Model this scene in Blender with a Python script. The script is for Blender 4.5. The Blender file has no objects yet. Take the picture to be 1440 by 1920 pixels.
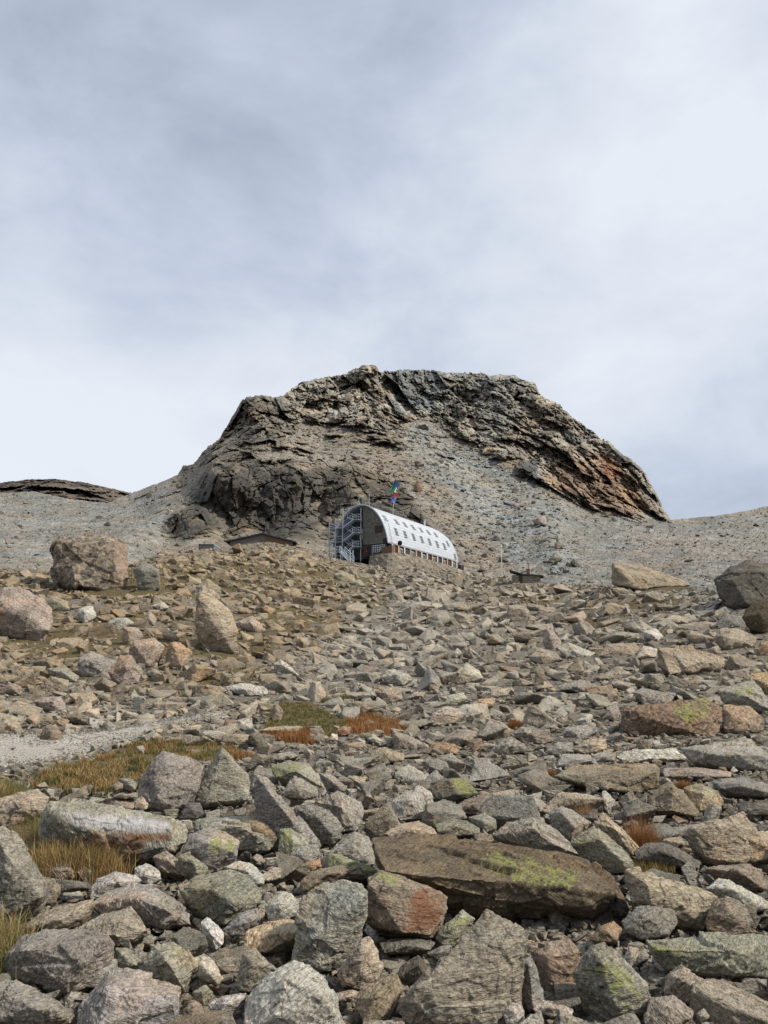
import bpy, bmesh, math, random
import numpy as np
from mathutils import Vector, Matrix
scene = bpy.context.scene
col = scene.collection
random.seed(7)
rs = np.random.RandomState(11)

# ------------------------------------------------------------------ camera, sky, sun, exposure
PITCH = math.radians(10.9)
F = 1450.0
EYE = 2.0
cam = bpy.data.cameras.new('camera')
cam_ob = bpy.data.objects.new('camera', cam)
col.objects.link(cam_ob)
cam.sensor_fit = 'VERTICAL'
cam.sensor_height = 24.0
cam.lens = 24.0 * F / 1920.0
cam.clip_start = 0.05
cam.clip_end = 20000
cam_ob.location = (0, 0, EYE)
cam_ob.rotation_euler = (math.pi / 2 + PITCH, 0, 0)
scene.camera = cam_ob

SUN_EL = math.radians(43)
SUN_H = (0.93, -0.36)                   # horizontal direction towards the sun
world = bpy.data.worlds.new('World')
scene.world = world
world.use_nodes = True


def build_world():
    nt = world.node_tree
    N, L = nt.nodes, nt.links
    N.clear()
    out = N.new('ShaderNodeOutputWorld')
    bg = N.new('ShaderNodeBackground')
    bg.inputs[1].default_value = 0.12
    L.new(bg.outputs[0], out.inputs[0])
    sky = N.new('ShaderNodeTexSky')
    sky.sky_type = 'NISHITA'
    sky.sun_disc = False
    sky.sun_elevation = SUN_EL
    sky.sun_rotation = math.atan2(SUN_H[0], SUN_H[1])
    tc = N.new('ShaderNodeTexCoord')
    # distorted direction so that the cloud edges are ragged
    def math_(op, a, b=None, clamp=False):
        m = N.new('ShaderNodeMath'); m.operation = op; m.use_clamp = clamp
        for i, v in enumerate((a, b)):
            if v is None: continue
            if isinstance(v, (int, float)): m.inputs[i].default_value = v
            else: L.new(v, m.inputs[i])
        return m.outputs[0]
    mp = N.new('ShaderNodeMapping'); mp.inputs['Scale'].default_value = (1.0, 1.0, 1.7)
    L.new(tc.outputs['Generated'], mp.inputs[0])
    def noise(scale, detail, rough, dist, w=0.0):
        n = N.new('ShaderNodeTexNoise'); n.noise_dimensions = '4D'
        n.inputs['W'].default_value = w
        n.inputs['Scale'].default_value = scale; n.inputs['Detail'].default_value = detail
        n.inputs['Roughness'].default_value = rough; n.inputs['Distortion'].default_value = dist
        L.new(mp.outputs[0], n.inputs['Vector'])
        return n
    warp = noise(2.2, 3, .5, 0, 4.0)
    ws = N.new('ShaderNodeVectorMath'); ws.operation = 'MULTIPLY_ADD'
    L.new(warp.outputs['Color'], ws.inputs[0]); ws.inputs[1].default_value = (.34, .34, .34)
    L.new(tc.outputs['Generated'], ws.inputs[2])
    sb = N.new('ShaderNodeVectorMath'); sb.operation = 'SUBTRACT'
    L.new(ws.outputs[0], sb.inputs[0]); sb.inputs[1].default_value = (.17, .17, .17)
    big = noise(1.9, 4, .5, .15, 1.3)
    med = noise(3.6, 9, .60, .25, 7.7)
    def sphere(d, r, amt):
        """A soft bank of cloud round one direction of the sky."""
        v = Vector(d).normalized()
        dn = N.new('ShaderNodeVectorMath'); dn.operation = 'DISTANCE'
        L.new(sb.outputs[0], dn.inputs[0]); dn.inputs[1].default_value = v
        r_ = N.new('ShaderNodeMapRange'); r_.interpolation_type = 'SMOOTHERSTEP'
        r_.inputs['From Min'].default_value = 0; r_.inputs['From Max'].default_value = r
        r_.inputs['To Min'].default_value = amt; r_.inputs['To Max'].default_value = 0
        L.new(dn.outputs['Value'], r_.inputs['Value'])
        return r_.outputs[0]
    # (direction, radius, brightness): thick grey parts and thin bright parts of the cloud sheet
    banks = [((-.05, .75, .85), .42, -.30), ((-.30, .80, .62), .34, -.16), ((-.1, 1, .66), .22, -.22),
             ((.30, .85, .72), .40, .30), ((.45, 1, .55), .35, .18), ((-.42, 1, .22), .40, .42), ((.02, 1, .24), .25, .22),
             ((-.1, 1, .42), .26, .20), ((.22, 1, .36), .22, .12), ((.42, 1, .27), .20, -.10),
             ((-.32, 1, .47), .22, -.13), ((.09, 1, .30), .12, .16), ((.4, 1, .16), .2, -.05),
             ((-.12, 1, .5), .16, -.12), ((-.5, 1, .75), .3, -.08), ((.05, 1, .42), .12, -.12)]
    acc = math_('MULTIPLY_ADD', big.outputs['Fac'], 1.2); N_ = acc.node; N_.inputs[2].default_value = -.60 + .56
    m2 = math_('MULTIPLY', math_('SUBTRACT', med.outputs['Fac'], .5), 1.35)
    acc = math_('ADD', acc, m2)
    for d, r, a in banks:
        acc = math_('ADD', acc, sphere(d, r, a))
    ramp = N.new('ShaderNodeValToRGB')
    el = ramp.color_ramp.elements
    el[0].position = .02; el[0].color = (3.2, 3.6, 4.6, 1)
    el[1].position = .98; el[1].color = (7.0, 7.35, 8.0, 1)
    e = el.new(.42); e.color = (4.7, 5.25, 6.3, 1)
    e = el.new(.68); e.color = (5.9, 6.4, 7.2, 1)
    L.new(acc, ramp.inputs[0])
    mix = N.new('ShaderNodeMix'); mix.data_type = 'RGBA'
    mix.inputs['Factor'].default_value = .94
    L.new(sky.outputs[0], mix.inputs['A']); L.new(ramp.outputs[0], mix.inputs['B'])
    L.new(mix.outputs['Result'], bg.inputs[0])


build_world()
sun = bpy.data.lights.new('sun', 'SUN')
sun.energy = 4.9
sun.angle = math.radians(4)
sun.color = (1.0, .93, .82)
sun_ob = bpy.data.objects.new('sun', sun)
col.objects.link(sun_ob)
sd = Vector((SUN_H[0] * math.cos(SUN_EL), SUN_H[1] * math.cos(SUN_EL), math.sin(SUN_EL))).normalized()
sun_ob.rotation_euler = sd.to_track_quat('Z', 'Y').to_euler()
sun_ob.location = (50, -20, 60)
scene.view_settings.view_transform = 'Standard'
scene.view_settings.look = 'None'
scene.view_settings.exposure = 0.0
scene.view_settings.gamma = 1.0

# ------------------------------------------------------------------ helpers
CP, SP = math.cos(PITCH), math.sin(PITCH)


def at(px, py, Y):
    """World point seen at pixel (px,py) of the photograph at forward distance Y (arrays allowed)."""
    px, py, Y = np.asarray(px, float), np.asarray(py, float), np.asarray(Y, float)
    a = (px - 720) / F
    b = (960 - py) / F
    dy = CP - b * SP
    dz = SP + b * CP
    dy = np.maximum(dy, .05)
    return np.stack([a / dy * Y, Y + 0 * a, EYE + dz / dy * Y], -1)


def pix(P):
    P = np.asarray(P, float)
    x, y, z = P[..., 0], P[..., 1], P[..., 2] - EYE
    d = y * CP + z * SP
    u = -y * SP + z * CP
    d = np.where(d < .01, .01, d)
    return 720 + F * x / d, 960 - F * u / d


def _hash(ix, iy, iz, k):
    h = (ix * 374761393 + iy * 668265263 + iz * 2147483647 + k * 1274126177) & 0xFFFFFFFF
    h = ((h ^ (h >> 13)) * 1274126177) & 0xFFFFFFFF
    h = ((h ^ (h >> 16)) * 2246822519) & 0xFFFFFFFF
    return ((h ^ (h >> 15)) & 0xFFFFFF) / float(0xFFFFFF)


def vnoise(P, k=0):
    """Smooth value noise, -1..1."""
    i = np.floor(P).astype(np.int64); f = P - i
    f = f * f * f * (f * (f * 6 - 15) + 10)
    r = 0
    for dx in (0, 1):
        wx = f[:, 0] if dx else 1 - f[:, 0]
        for dy in (0, 1):
            wy = f[:, 1] if dy else 1 - f[:, 1]
            for dz in (0, 1):
                wz = f[:, 2] if dz else 1 - f[:, 2]
                r = r + wx * wy * wz * _hash(i[:, 0] + dx, i[:, 1] + dy, i[:, 2] + dz, k)
    return r * 2 - 1


def fbm(P, oct=4, k=0, gain=.5):
    r = 0; a = 1.0; s = 0
    for o in range(oct):
        r = r + a * vnoise(P * 2.03 ** o + 17.3 * o, k + o); s += a; a *= gain
    return r / s


def facets(P, k=0):
    """Every Voronoi cell carries its own tilted plane: broken rock. About -1..1."""
    i0 = np.floor(P).astype(np.int64)
    best = np.full(len(P), 1e9); val = np.zeros(len(P))
    for dx in (-1, 0, 1):
        for dy in (-1, 0, 1):
            for dz in (-1, 0, 1):
                c = i0 + np.array([dx, dy, dz])
                h = [_hash(c[:, 0], c[:, 1], c[:, 2], k + j) for j in range(7)]
                q = P - (c + np.stack(h[:3], -1))
                d = (q * q).sum(1)
                m = d < best
                t = (h[3] - .5) * 1.2 + q[:, 0] * (h[4] - .5) * 2 + q[:, 1] * (h[5] - .5) * 2 + q[:, 2] * (h[6] - .5) * 2
                best[m] = d[m]; val[m] = t[m]
    return val


def inpoly(x, y, poly):
    x = np.asarray(x, float); y = np.asarray(y, float)
    c = np.zeros(x.shape, bool)
    n = len(poly); j = n - 1
    for i in range(n):
        xi, yi = poly[i]; xj, yj = poly[j]
        if yi != yj:
            c ^= ((yi > y) != (yj > y)) & (x < (xj - xi) * (y - yi) / (yj - yi) + xi)
        j = i
    return c


def new_mesh(name, verts, faces, mats=(), smooth=False, attrs=None):
    """faces: an (n,3) or (n,4) int array, or a list of index lists."""
    me = bpy.data.meshes.new(name)
    verts = np.asarray(verts, np.float32)
    if isinstance(faces, np.ndarray):
        n, k = faces.shape
        me.vertices.add(len(verts)); me.vertices.foreach_set('co', verts.ravel())
        me.loops.add(n * k); me.loops.foreach_set('vertex_index', faces.astype(np.int32).ravel())
        me.polygons.add(n)
        me.polygons.foreach_set('loop_start', np.arange(0, n * k, k, dtype=np.int32))
        me.polygons.foreach_set('use_smooth', np.full(n, smooth, bool))
        me.update(calc_edges=True)
    else:
        me.from_pydata([tuple(v) for v in verts], [], faces)
        if smooth:
            me.polygons.foreach_set('use_smooth', np.ones(len(me.polygons), bool))
    for k_, a in (attrs or {}).items():
        at_ = me.attributes.new(k_, 'FLOAT_COLOR', 'POINT')
        c = np.ones((len(verts), 4), np.float32); c[:, :a.shape[1]] = a
        at_.data.foreach_set('color', c.ravel())
    for m in mats: me.materials.append(m)
    return me


def link(name, me, parent=None, loc=(0, 0, 0)):
    o = bpy.data.objects.new(name, me)
    col.objects.link(o); o.location = loc
    if parent is not None: o.parent = parent
    return o


def tag(o, label=None, cat=None, group=None, kind=None):
    if label: o['label'] = label
    if cat: o['category'] = cat
    if group: o['group'] = group
    if kind: o['kind'] = kind
    return o


# ------------------------------------------------------------------ materials
class NT:
    def __init__(s, name):
        s.m = bpy.data.materials.new(name); s.m.use_nodes = True
        s.t = s.m.node_tree; s.t.nodes.clear()
        s.out = s.t.nodes.new('ShaderNodeOutputMaterial')
        s.b = s.t.nodes.new('ShaderNodeBsdfPrincipled')
        s.t.links.new(s.b.outputs[0], s.out.inputs[0])
        s.b.inputs['Specular IOR Level'].default_value = .25
        s.b.inputs['Roughness'].default_value = .85
    def n(s, kind, **kw):
        x = s.t.nodes.new(kind)
        for k, v in kw.items():
            setattr(x, k, v)
        return x
    def l(s, a, b): s.t.links.new(a, b)
    def put(s, sock, v):
        if hasattr(v, 'is_output') or isinstance(v, bpy.types.NodeSocket): s.l(v, sock)
        elif isinstance(v, (tuple, list)) and len(v) == 3 and sock.type == 'RGBA': sock.default_value = (*v, 1)
        else: sock.default_value = v
    def noise(s, vec, scale, detail=4, rough=.55, dist=0.0, out='Fac'):
        x = s.n('ShaderNodeTexNoise'); s.l(vec, x.inputs['Vector'])
        x.inputs['Scale'].default_value = scale; x.inputs['Detail'].default_value = detail
        x.inputs['Roughness'].default_value = rough; x.inputs['Distortion'].default_value = dist
        return x.outputs[out]
    def rng(s, v, a, b, c=0.0, d=1.0):
        x = s.n('ShaderNodeMapRange'); s.put(x.inputs['Value'], v)
        for k, q in zip(('From Min', 'From Max', 'To Min', 'To Max'), (a, b, c, d)): s.put(x.inputs[k], q)
        return x.outputs[0]
    def mix(s, f, a, b, blend='MIX'):
        x = s.n('ShaderNodeMix', data_type='RGBA', blend_type=blend)
        s.put(x.inputs['Factor'], f); s.put(x.inputs['A'], a); s.put(x.inputs['B'], b)
        return x.outputs['Result']
    def math(s, op, a, b=0.0, clamp=False):
        x = s.n('ShaderNodeMath', operation=op, use_clamp=clamp)
        s.put(x.inputs[0], a); s.put(x.inputs[1], b)
        return x.outputs[0]
    def mapping(s, vec, scale=(1, 1, 1), rot=(0, 0, 0), loc=None):
        x = s.n('ShaderNodeMapping'); s.l(vec, x.inputs[0])
        x.inputs['Scale'].default_value = scale; x.inputs['Rotation'].default_value = rot
        if loc is not None: s.put(x.inputs['Location'], loc)
        return x.outputs[0]
    def bump(s, h, strength=.5, dist=.02, normal=None):
        x = s.n('ShaderNodeBump'); s.l(h, x.inputs['Height'])
        x.inputs['Strength'].default_value = strength; x.inputs['Distance'].default_value = dist
        if normal is not None: s.l(normal, x.inputs['Normal'])
        return x.outputs[0]


def simple_mat(name, c, rough=.7, metal=0.0, var=.25, scale=3.0, spec=.25):
    m = NT(name)
    g = m.n('ShaderNodeTexCoord').outputs['Object']
    f = m.noise(g, scale, 5, .6)
    v = m.rng(f, .3, .7, 1 - var, 1 + var)
    m.put(m.b.inputs['Base Color'], m.mix(1.0, c, m.mix(0.0, v, v), 'MULTIPLY'))
    m.b.inputs['Roughness'].default_value = rough
    m.b.inputs['Metallic'].default_value = metal
    m.b.inputs['Specular IOR Level'].default_value = spec
    return m.m


def rock_mat(name, mode='object', unit=1.0, fine=True, lichen=True):
    """Gneiss: tinted streaky rock with mineral speckle, black crust and map lichen.
    mode 'object': tint is the object's colour; mode 'attr': tint is the vertex attribute."""
    m = NT(name)
    tc = m.n('ShaderNodeTexCoord').outputs['Object']
    oi = m.n('ShaderNodeObjectInfo')
    paint = m.n('ShaderNodeAttribute', attribute_name='paint')
    sep = m.n('ShaderNodeSeparateColor'); m.l(paint.outputs['Color'], sep.inputs[0])
    if mode == 'object':
        tint = oi.outputs['Color']
        off = m.n('ShaderNodeVectorMath', operation='SCALE'); m.l(m.n('ShaderNodeCombineXYZ').outputs[0], off.inputs[0])
        cx = off.inputs[0].links[0].from_node
        for i in range(3): m.put(cx.inputs[i], m.math('MULTIPLY', oi.outputs['Random'], 37.0 + i * 11))
        off.inputs['Scale'].default_value = 1.0
        vec = m.n('ShaderNodeVectorMath', operation='ADD'); m.l(tc, vec.inputs[0]); m.l(off.outputs[0], vec.inputs[1])
        vr = m.n('ShaderNodeVectorRotate'); m.l(vec.outputs[0], vr.inputs['Vector'])
        vr.inputs['Axis'].default_value = (.35, .9, .25)
        m.put(vr.inputs['Angle'], m.rng(oi.outputs['Random'], 0, 1, -1.1, 1.1))
        vec = vr.outputs[0]
    else:
        tint = m.n('ShaderNodeAttribute', attribute_name='tint').outputs['Color']
        vec = tc
    u = 1.0 / unit
    strat = m.mapping(vec, (1.2 * u, 1.5 * u, 7 * u), (.35, .5, 0))
    s1 = m.noise(strat, 2.2, 6, .68, .6)
    s2 = m.noise(strat, 9.0, 4, .65, .3)
    blot = m.noise(vec, 1.6 * u, 5, .6, .4)
    speck = m.noise(vec, 42 * u, 3, .7)
    k = m.math('ADD', m.rng(s1, .3, .7, -.24, .20), m.rng(s2, .3, .7, -.26, .22))
    k = m.math('ADD', k, m.rng(speck, .3, .7, -.52, .50) if fine else 0.0)
    k = m.math('ADD', k, m.rng(blot, .3, .7, -.30, .30))
    k = m.math('ADD', k, 1.0)
    ck = m.noise(vec, 1.5 * u, 3, .55, .9)
    ckd = m.math('ABSOLUTE', m.math('SUBTRACT', ck, .5))
    crack = m.rng(ckd, .002, .009, 1, 0)
    ck2 = m.math('ABSOLUTE', m.math('SUBTRACT', m.noise(strat, 1.3, 3, .6, .7), .5))
    crack = m.math('MAXIMUM', crack, m.rng(ck2, .003, .016, .8, 0))
    k = m.math('MULTIPLY', k, m.rng(crack, 0, 1, 1, .80))
    c = m.mix(1.0, tint, m.mix(0.0, k, k), 'MULTIPLY')
    warm = m.mix(1.0, c, (1.28, .98, .70), 'MULTIPLY')
    c = m.mix(m.rng(m.noise(vec, .9 * u, 4, .6, .8), .52, .72, 0, .7), c, warm)
    cool = m.mix(1.0, c, (.86, .95, 1.02), 'MULTIPLY')
    c = m.mix(m.rng(m.noise(strat, 1.1, 3, .6, .5), .48, .66, 0, .6), c, cool)
    # the pale face (B), the rust (R) and the lichen (G) painted on chosen faces
    ragged = m.noise(vec, 5 * u, 5, .7)
    rmask = m.math('MULTIPLY', sep.outputs['Red'], m.rng(ragged, .30, .52, 0, .85), True)
    c = m.mix(rmask, c, m.mix(m.rng(s2, .35, .65), (.22, .07, .025), (.13, .085, .055)))
    c = m.mix(m.math('MULTIPLY', sep.outputs['Blue'], m.rng(ragged, .3, .55, .3, 1), True), c, m.mix(s2, (.36, .34, .33), (.52, .51, .50)))
    if lichen:
        crust = m.noise(vec, 7.0 * u, 6, .75, .2)
        if mode == 'object':
            heavy = m.math('SUBTRACT', 1.0, paint.outputs['Alpha'], True)
            ochre = m.noise(vec, 5.0 * u, 6, .8, .5)
            c = m.mix(m.math('MULTIPLY', m.rng(ochre, .54, .60, 0, .65), heavy), c, m.mix(m.rng(speck, .35, .65), (.20, .16, .06), (.33, .29, .13)))
            c = m.mix(m.math('MULTIPLY', m.rng(m.noise(vec, 3.2 * u, 6, .75, .4), .48, .54, 0, .85), heavy), c, (.035, .033, .028))
        c = m.mix(m.rng(crust, .60, .68, 0, .72), c, (.045, .042, .036))
        white = m.noise(vec, 11.0 * u, 4, .7, .1)
        c = m.mix(m.rng(white, .66, .72, 0, .55), c, (.50, .50, .44))
        geo = m.n('ShaderNodeNewGeometry')
        sx = m.n('ShaderNodeSeparateXYZ'); m.l(geo.outputs['Normal'], sx.inputs[0])
        patch = m.noise(vec, 1.3 * u, 3, .5, .3)
        grain = m.noise(vec, 14.0 * u, 5, .8, .4)
        amt = m.math('ADD', m.rng(patch, .56, .75, 0, .17), m.math('MULTIPLY', sep.outputs['Green'], .225))
        up = m.rng(sx.outputs[2], -.3, .3, 0, 1)
        amt = m.math('MULTIPLY', amt, up)
        thr = m.math('SUBTRACT', .70, amt)
        lm = m.rng(m.math('SUBTRACT', grain, thr), 0, .05, 0, .85)
        c = m.mix(lm, c, m.mix(m.rng(speck, .35, .65), (.15, .165, .05), (.30, .31, .10)))
    m.put(m.b.inputs['Base Color'], c)
    m.b.inputs['Roughness'].default_value = .88
    m.b.inputs['Specular IOR Level'].default_value = .18
    h = m.math('ADD', m.math('MULTIPLY', s2, .45), m.math('MULTIPLY', s1, .25))
    h = m.math('ADD', h, m.math('MULTIPLY', speck, .16))
    h = m.math('SUBTRACT', h, m.math('MULTIPLY', crack, .07))
    h = m.math('ADD', h, m.math('MULTIPLY', ragged, .25))
    m.l(m.bump(h, .9, .085 * unit), m.b.inputs['Normal'])
    return m.m


M_ROCK = rock_mat('gneiss_rock', 'object', 1.0)
M_ROCK_MID = rock_mat('gneiss_rock_midfield', 'object', 3.0)
M_ROCK_STUFF = rock_mat('gneiss_rubble', 'attr', 1.0)
M_ROCK_FAR = rock_mat('scree_rock', 'attr', 4.0, fine=True, lichen=False)

# ------------------------------------------------------------------ the lie of the land
CREST = [(-420, 1078), (-100, 1072), (0, 1066), (60, 1066), (100, 1072), (250, 1056), (300, 1038), (370, 1031), (430, 1023), (500, 1015), (560, 1021),
         (625, 1046), (680, 1056), (735, 1066), (800, 1066), (870, 1070), (910, 1078), (950, 1083), (1030, 1092),
         (1150, 1097), (1300, 1100), (1360, 1100), (1440, 1098), (1860, 1102)]
CREST_D = [(-420, 70), (0, 82), (250, 88), (370, 112), (430, 126), (560, 134), (625, 136), (740, 136.5), (800, 139), (870, 146), (950, 128),
           (1150, 95), (1300, 80), (1440, 70), (1860, 55)]
NEAR = [(1395, 20.0), (1450, 14.6), (1500, 11.6), (1600, 8.6), (1700, 6.9), (1800, 5.7), (1920, 4.8), (2100, 3.9), (2400, 3.0), (2800, 2.3), (3400, 1.6)]


def lerp(tab, x):
    a = np.array(tab, float)
    return np.interp(x, a[:, 0], a[:, 1])


def crest_y(px): return lerp(CREST, px)


def ground_Y(px, py):
    """Forward distance of the near hillside seen at a pixel."""
    px = np.asarray(px, float); py = np.asarray(py, float)
    yc = crest_y(px); Yc = lerp(CREST_D, px)
    s = np.clip((1395 - py) / (1395 - yc), 0, 1.2)
    far = np.exp(math.log(20.0) + (np.log(Yc) - math.log(20.0)) * np.sign(s) * np.abs(s) ** 1.12)
    a = np.array(NEAR, float)
    near = np.exp(np.interp(py, a[:, 0], np.log(a[:, 1])))
    w = np.clip((py - 1365) / 60.0, 0, 1)
    return far * (1 - w) + near * w


def surf(px, py):
    return at(px, py, ground_Y(px, py))


# mountain: forward distance at scattered points, spread by radial basis functions
MC = """-300,1100,100 0,1080,110 250,1065,128 370,1045,160 500,1035,163 640,1055,163 760,1075,168 880,1085,172 1000,1105,158 1150,1112,140 1300,1118,130 1440,1120,125 1740,1125,115
0,1000,190 150,1000,190 250,1000,190 0,925,400 -300,925,400 -300,1000,190 150,945,330 250,925,340 340,880,350 300,955,240 1740,1000,230 1740,940,380
320,1000,212 345,960,222 400,885,240 450,870,246 560,880,250 650,890,256 720,905,262 400,950,230 500,950,236 600,960,238 420,1020,205 500,1010,206 620,1020,200 700,935,236 780,965,214 820,1000,203
600,830,320 700,830,330 760,880,290 850,900,290 800,820,365 900,950,260 950,1000,225 880,1040,195 1000,1040,195 1040,1000,220
360,870,325 430,800,335 450,750,342 540,780,350 620,790,362 560,720,402 640,700,420 690,685,425 700,750,395 740,790,380
760,740,440 800,700,475 900,700,475 970,710,462 850,800,405 950,845,362 900,860,350 1000,800,405 1010,735,440 1060,780,415 1100,820,400 1150,830,400 980,890,330 1050,920,320 1100,950,315 1200,960,330 1250,970,345 1200,880,375 1240,930,375 1180,850,392
1100,1000,250 1200,1020,230 1300,1050,190 1300,975,345 1440,950,385 1440,1040,205 1300,1000,280 1050,1060,178"""
MCP = np.array([[float(v) for v in t.split(',')] for t in MC.split()])


class RBF:
    def __init__(s, P, v, c):
        s.P = P; s.c = c
        d = np.sqrt(((P[:, None] - P[None]) ** 2).sum(-1) + c * c)
        n = len(P)
        A = np.zeros((n + 1, n + 1)); A[:n, :n] = d + np.eye(n) * 2.0; A[:n, n] = 1; A[n, :n] = 1
        s.w = np.linalg.solve(A, np.append(v, 0))
    def __call__(s, x, y):
        r = np.full(x.shape, s.w[-1])
        for (px, py), w in zip(s.P, s.w[:-1]):
            r = r + w * np.sqrt((x - px) ** 2 + (y - py) ** 2 + s.c ** 2)
        return r


rbf = RBF(MCP[:, :2], np.log(MCP[:, 2]), 18.0)
SKY = [(-420, 922), (0, 925), (60, 922), (130, 935), (200, 944), (245, 925), (300, 905), (333, 890), (343, 874), (365, 868), (380, 846), (410, 824), (425, 800),
       (440, 775), (453, 752), (462, 744), (480, 741), (515, 745), (530, 742), (565, 715), (600, 708), (640, 705), (665, 690), (690, 684), (706, 686),
       (712, 696), (760, 693), (800, 695), (850, 698), (900, 701), (965, 705), (985, 714), (1005, 721), (1012, 738), (1035, 754), (1060, 769), (1090, 795),
       (1120, 817), (1126, 824), (1143, 829), (1160, 846), (1190, 866), (1212, 888), (1218, 905), (1232, 925), (1245, 955), (1258, 975), (1300, 971), (1350, 966), (1400, 958), (1440, 948), (1860, 925)]
CLIFF = [[(340, 880), (365, 862), (380, 840), (425, 795), (455, 742), (530, 738), (600, 700), (690, 678), (712, 690), (900, 695), (1010, 716), (1125, 812), (1220, 888), (1268, 975), (1200, 972), (1120, 955), (1060, 930), (1000, 905), (970, 885), (985, 865), (950, 850), (900, 840), (840, 800), (790, 780), (765, 795), (745, 815), (700, 805), (640, 790), (600, 795), (560, 790), (545, 810), (520, 830), (480, 855), (400, 872)],
         [(306, 1000), (318, 975), (345, 950), (370, 905), (400, 872), (440, 862), (530, 862), (560, 878), (640, 872), (690, 878), (720, 898), (760, 928), (790, 955), (820, 990), (800, 996), (690, 945), (640, 950), (625, 1020), (520, 1010), (430, 1006), (410, 996), (350, 1008), (320, 1008)]]
# ------------------------------------------------------------------ mountain
def soft_mask(x, y, polys, r):
    """Blurred polygon mask by averaging jittered tests."""
    acc = np.zeros(x.shape)
    n = 7
    for k in range(n):
        a = k * 2.39996; q = r * math.sqrt((k + .5) / n)
        t = np.zeros(x.shape, bool)
        for p in polys: t |= inpoly(x + q * math.cos(a), y + q * math.sin(a), p)
        acc += t
    return acc / n


CLIFF_MASK_CACHE = {}


def mtn_colour(x, y, P):
    """Rock colour of the mountain: cliffs, warm scree, grey stream of boulders."""
    n = len(x)
    wx = x + 9 * vnoise(P * .05, 3) + 4 * vnoise(P * .2, 5); wy = y + 7 * vnoise(P * .05, 4) + 4 * vnoise(P * .2, 6)
    c = np.tile(np.array([.30, .262, .215]), (n, 1))                      # beige scree
    def blend(polys, rgb, r=8, a=1.0):
        m = soft_mask(wx, wy, polys, r)[:, None] * a
        return c * (1 - m) + np.array(rgb) * m
    c = blend([[(-500, 900), (330, 880), (310, 1010), (280, 1100), (-500, 1120)]], (.30, .282, .25), 12)
    c = blend([[(740, 770), (800, 795), (900, 850), (1000, 910), (1120, 965), (1260, 978), (1900, 930), (1900, 1140), (1000, 1140), (950, 1060), (900, 990), (820, 900), (760, 830)]], (.28, .272, .25), 14)
    c = blend([[(1180, 990), (1300, 1000), (1440, 1020), (1440, 1100), (1250, 1090), (1150, 1060)]], (.30, .262, .225), 25, .7)
    c = blend([[(750, 790), (800, 800), (900, 880), (960, 960), (930, 990), (860, 930), (770, 850)]], (.345, .338, .312), 14, .8)
    c = blend([[(1000, 960), (1060, 960), (1075, 1060), (960, 1080), (950, 1040)]], (.32, .318, .305), 16, .7)
    c = blend([CLIFF[0]], (.40, .36, .30), 5)
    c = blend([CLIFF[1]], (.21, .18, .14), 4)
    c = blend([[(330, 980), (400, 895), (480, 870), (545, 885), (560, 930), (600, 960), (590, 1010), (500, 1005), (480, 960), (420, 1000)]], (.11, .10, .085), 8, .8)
    c = blend([[(640, 690), (712, 690), (745, 760), (765, 800), (700, 800), (640, 780)]], (.36, .31, .25), 8, .7)
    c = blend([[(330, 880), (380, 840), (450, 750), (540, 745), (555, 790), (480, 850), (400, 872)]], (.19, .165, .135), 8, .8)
    c = blend([[(715, 693), (830, 697), (826, 745), (790, 770), (760, 762), (738, 735)]], (.22, .235, .235), 7, .9)
    c = blend([[(735, 735), (765, 765), (750, 790), (728, 750)]], (.40, .40, .38), 5, .8)
    c = blend([[(830, 700), (990, 712), (985, 740), (960, 800), (900, 838), (840, 795), (800, 775)]], (.35, .335, .30), 8, .8)
    c = blend([[(1000, 770), (1050, 790), (1030, 860), (950, 840)]], (.32, .25, .20), 8, .7)
    c = blend([[(1035, 860), (1110, 850), (1150, 870), (1190, 900), (1225, 960), (1150, 968), (1110, 945), (1060, 930), (1020, 900)]], (.40, .27, .18), 10, .85)
    c = blend([[(1122, 850), (1150, 862), (1168, 900), (1130, 900)]], (.42, .21, .12), 6, .9)
    c = blend([[(972, 868), (1008, 858), (1012, 905), (990, 900)]], (.10, .115, .125), 3, .9)
    c = blend([[(640, 880), (720, 890), (800, 960), (760, 950), (700, 920), (600, 900)]], (.17, .12, .085), 7, .6)
    c = blend([[(590, 1000), (640, 930), (700, 925), (640, 960), (630, 1025), (560, 1015)]], (.26, .215, .165), 8, .7)
    v = 1 + .28 * fbm(P * .09, 3, 31) + .42 * fbm(P * .5, 3, 41)
    warm = fbm(P * .12, 3, 51)[:, None]
    c = c * v[:, None] * (1 + warm * np.array([.14, .0, -.16]))
    return np.clip(c * np.array([.63, .635, .615]), .02, .7)


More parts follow.
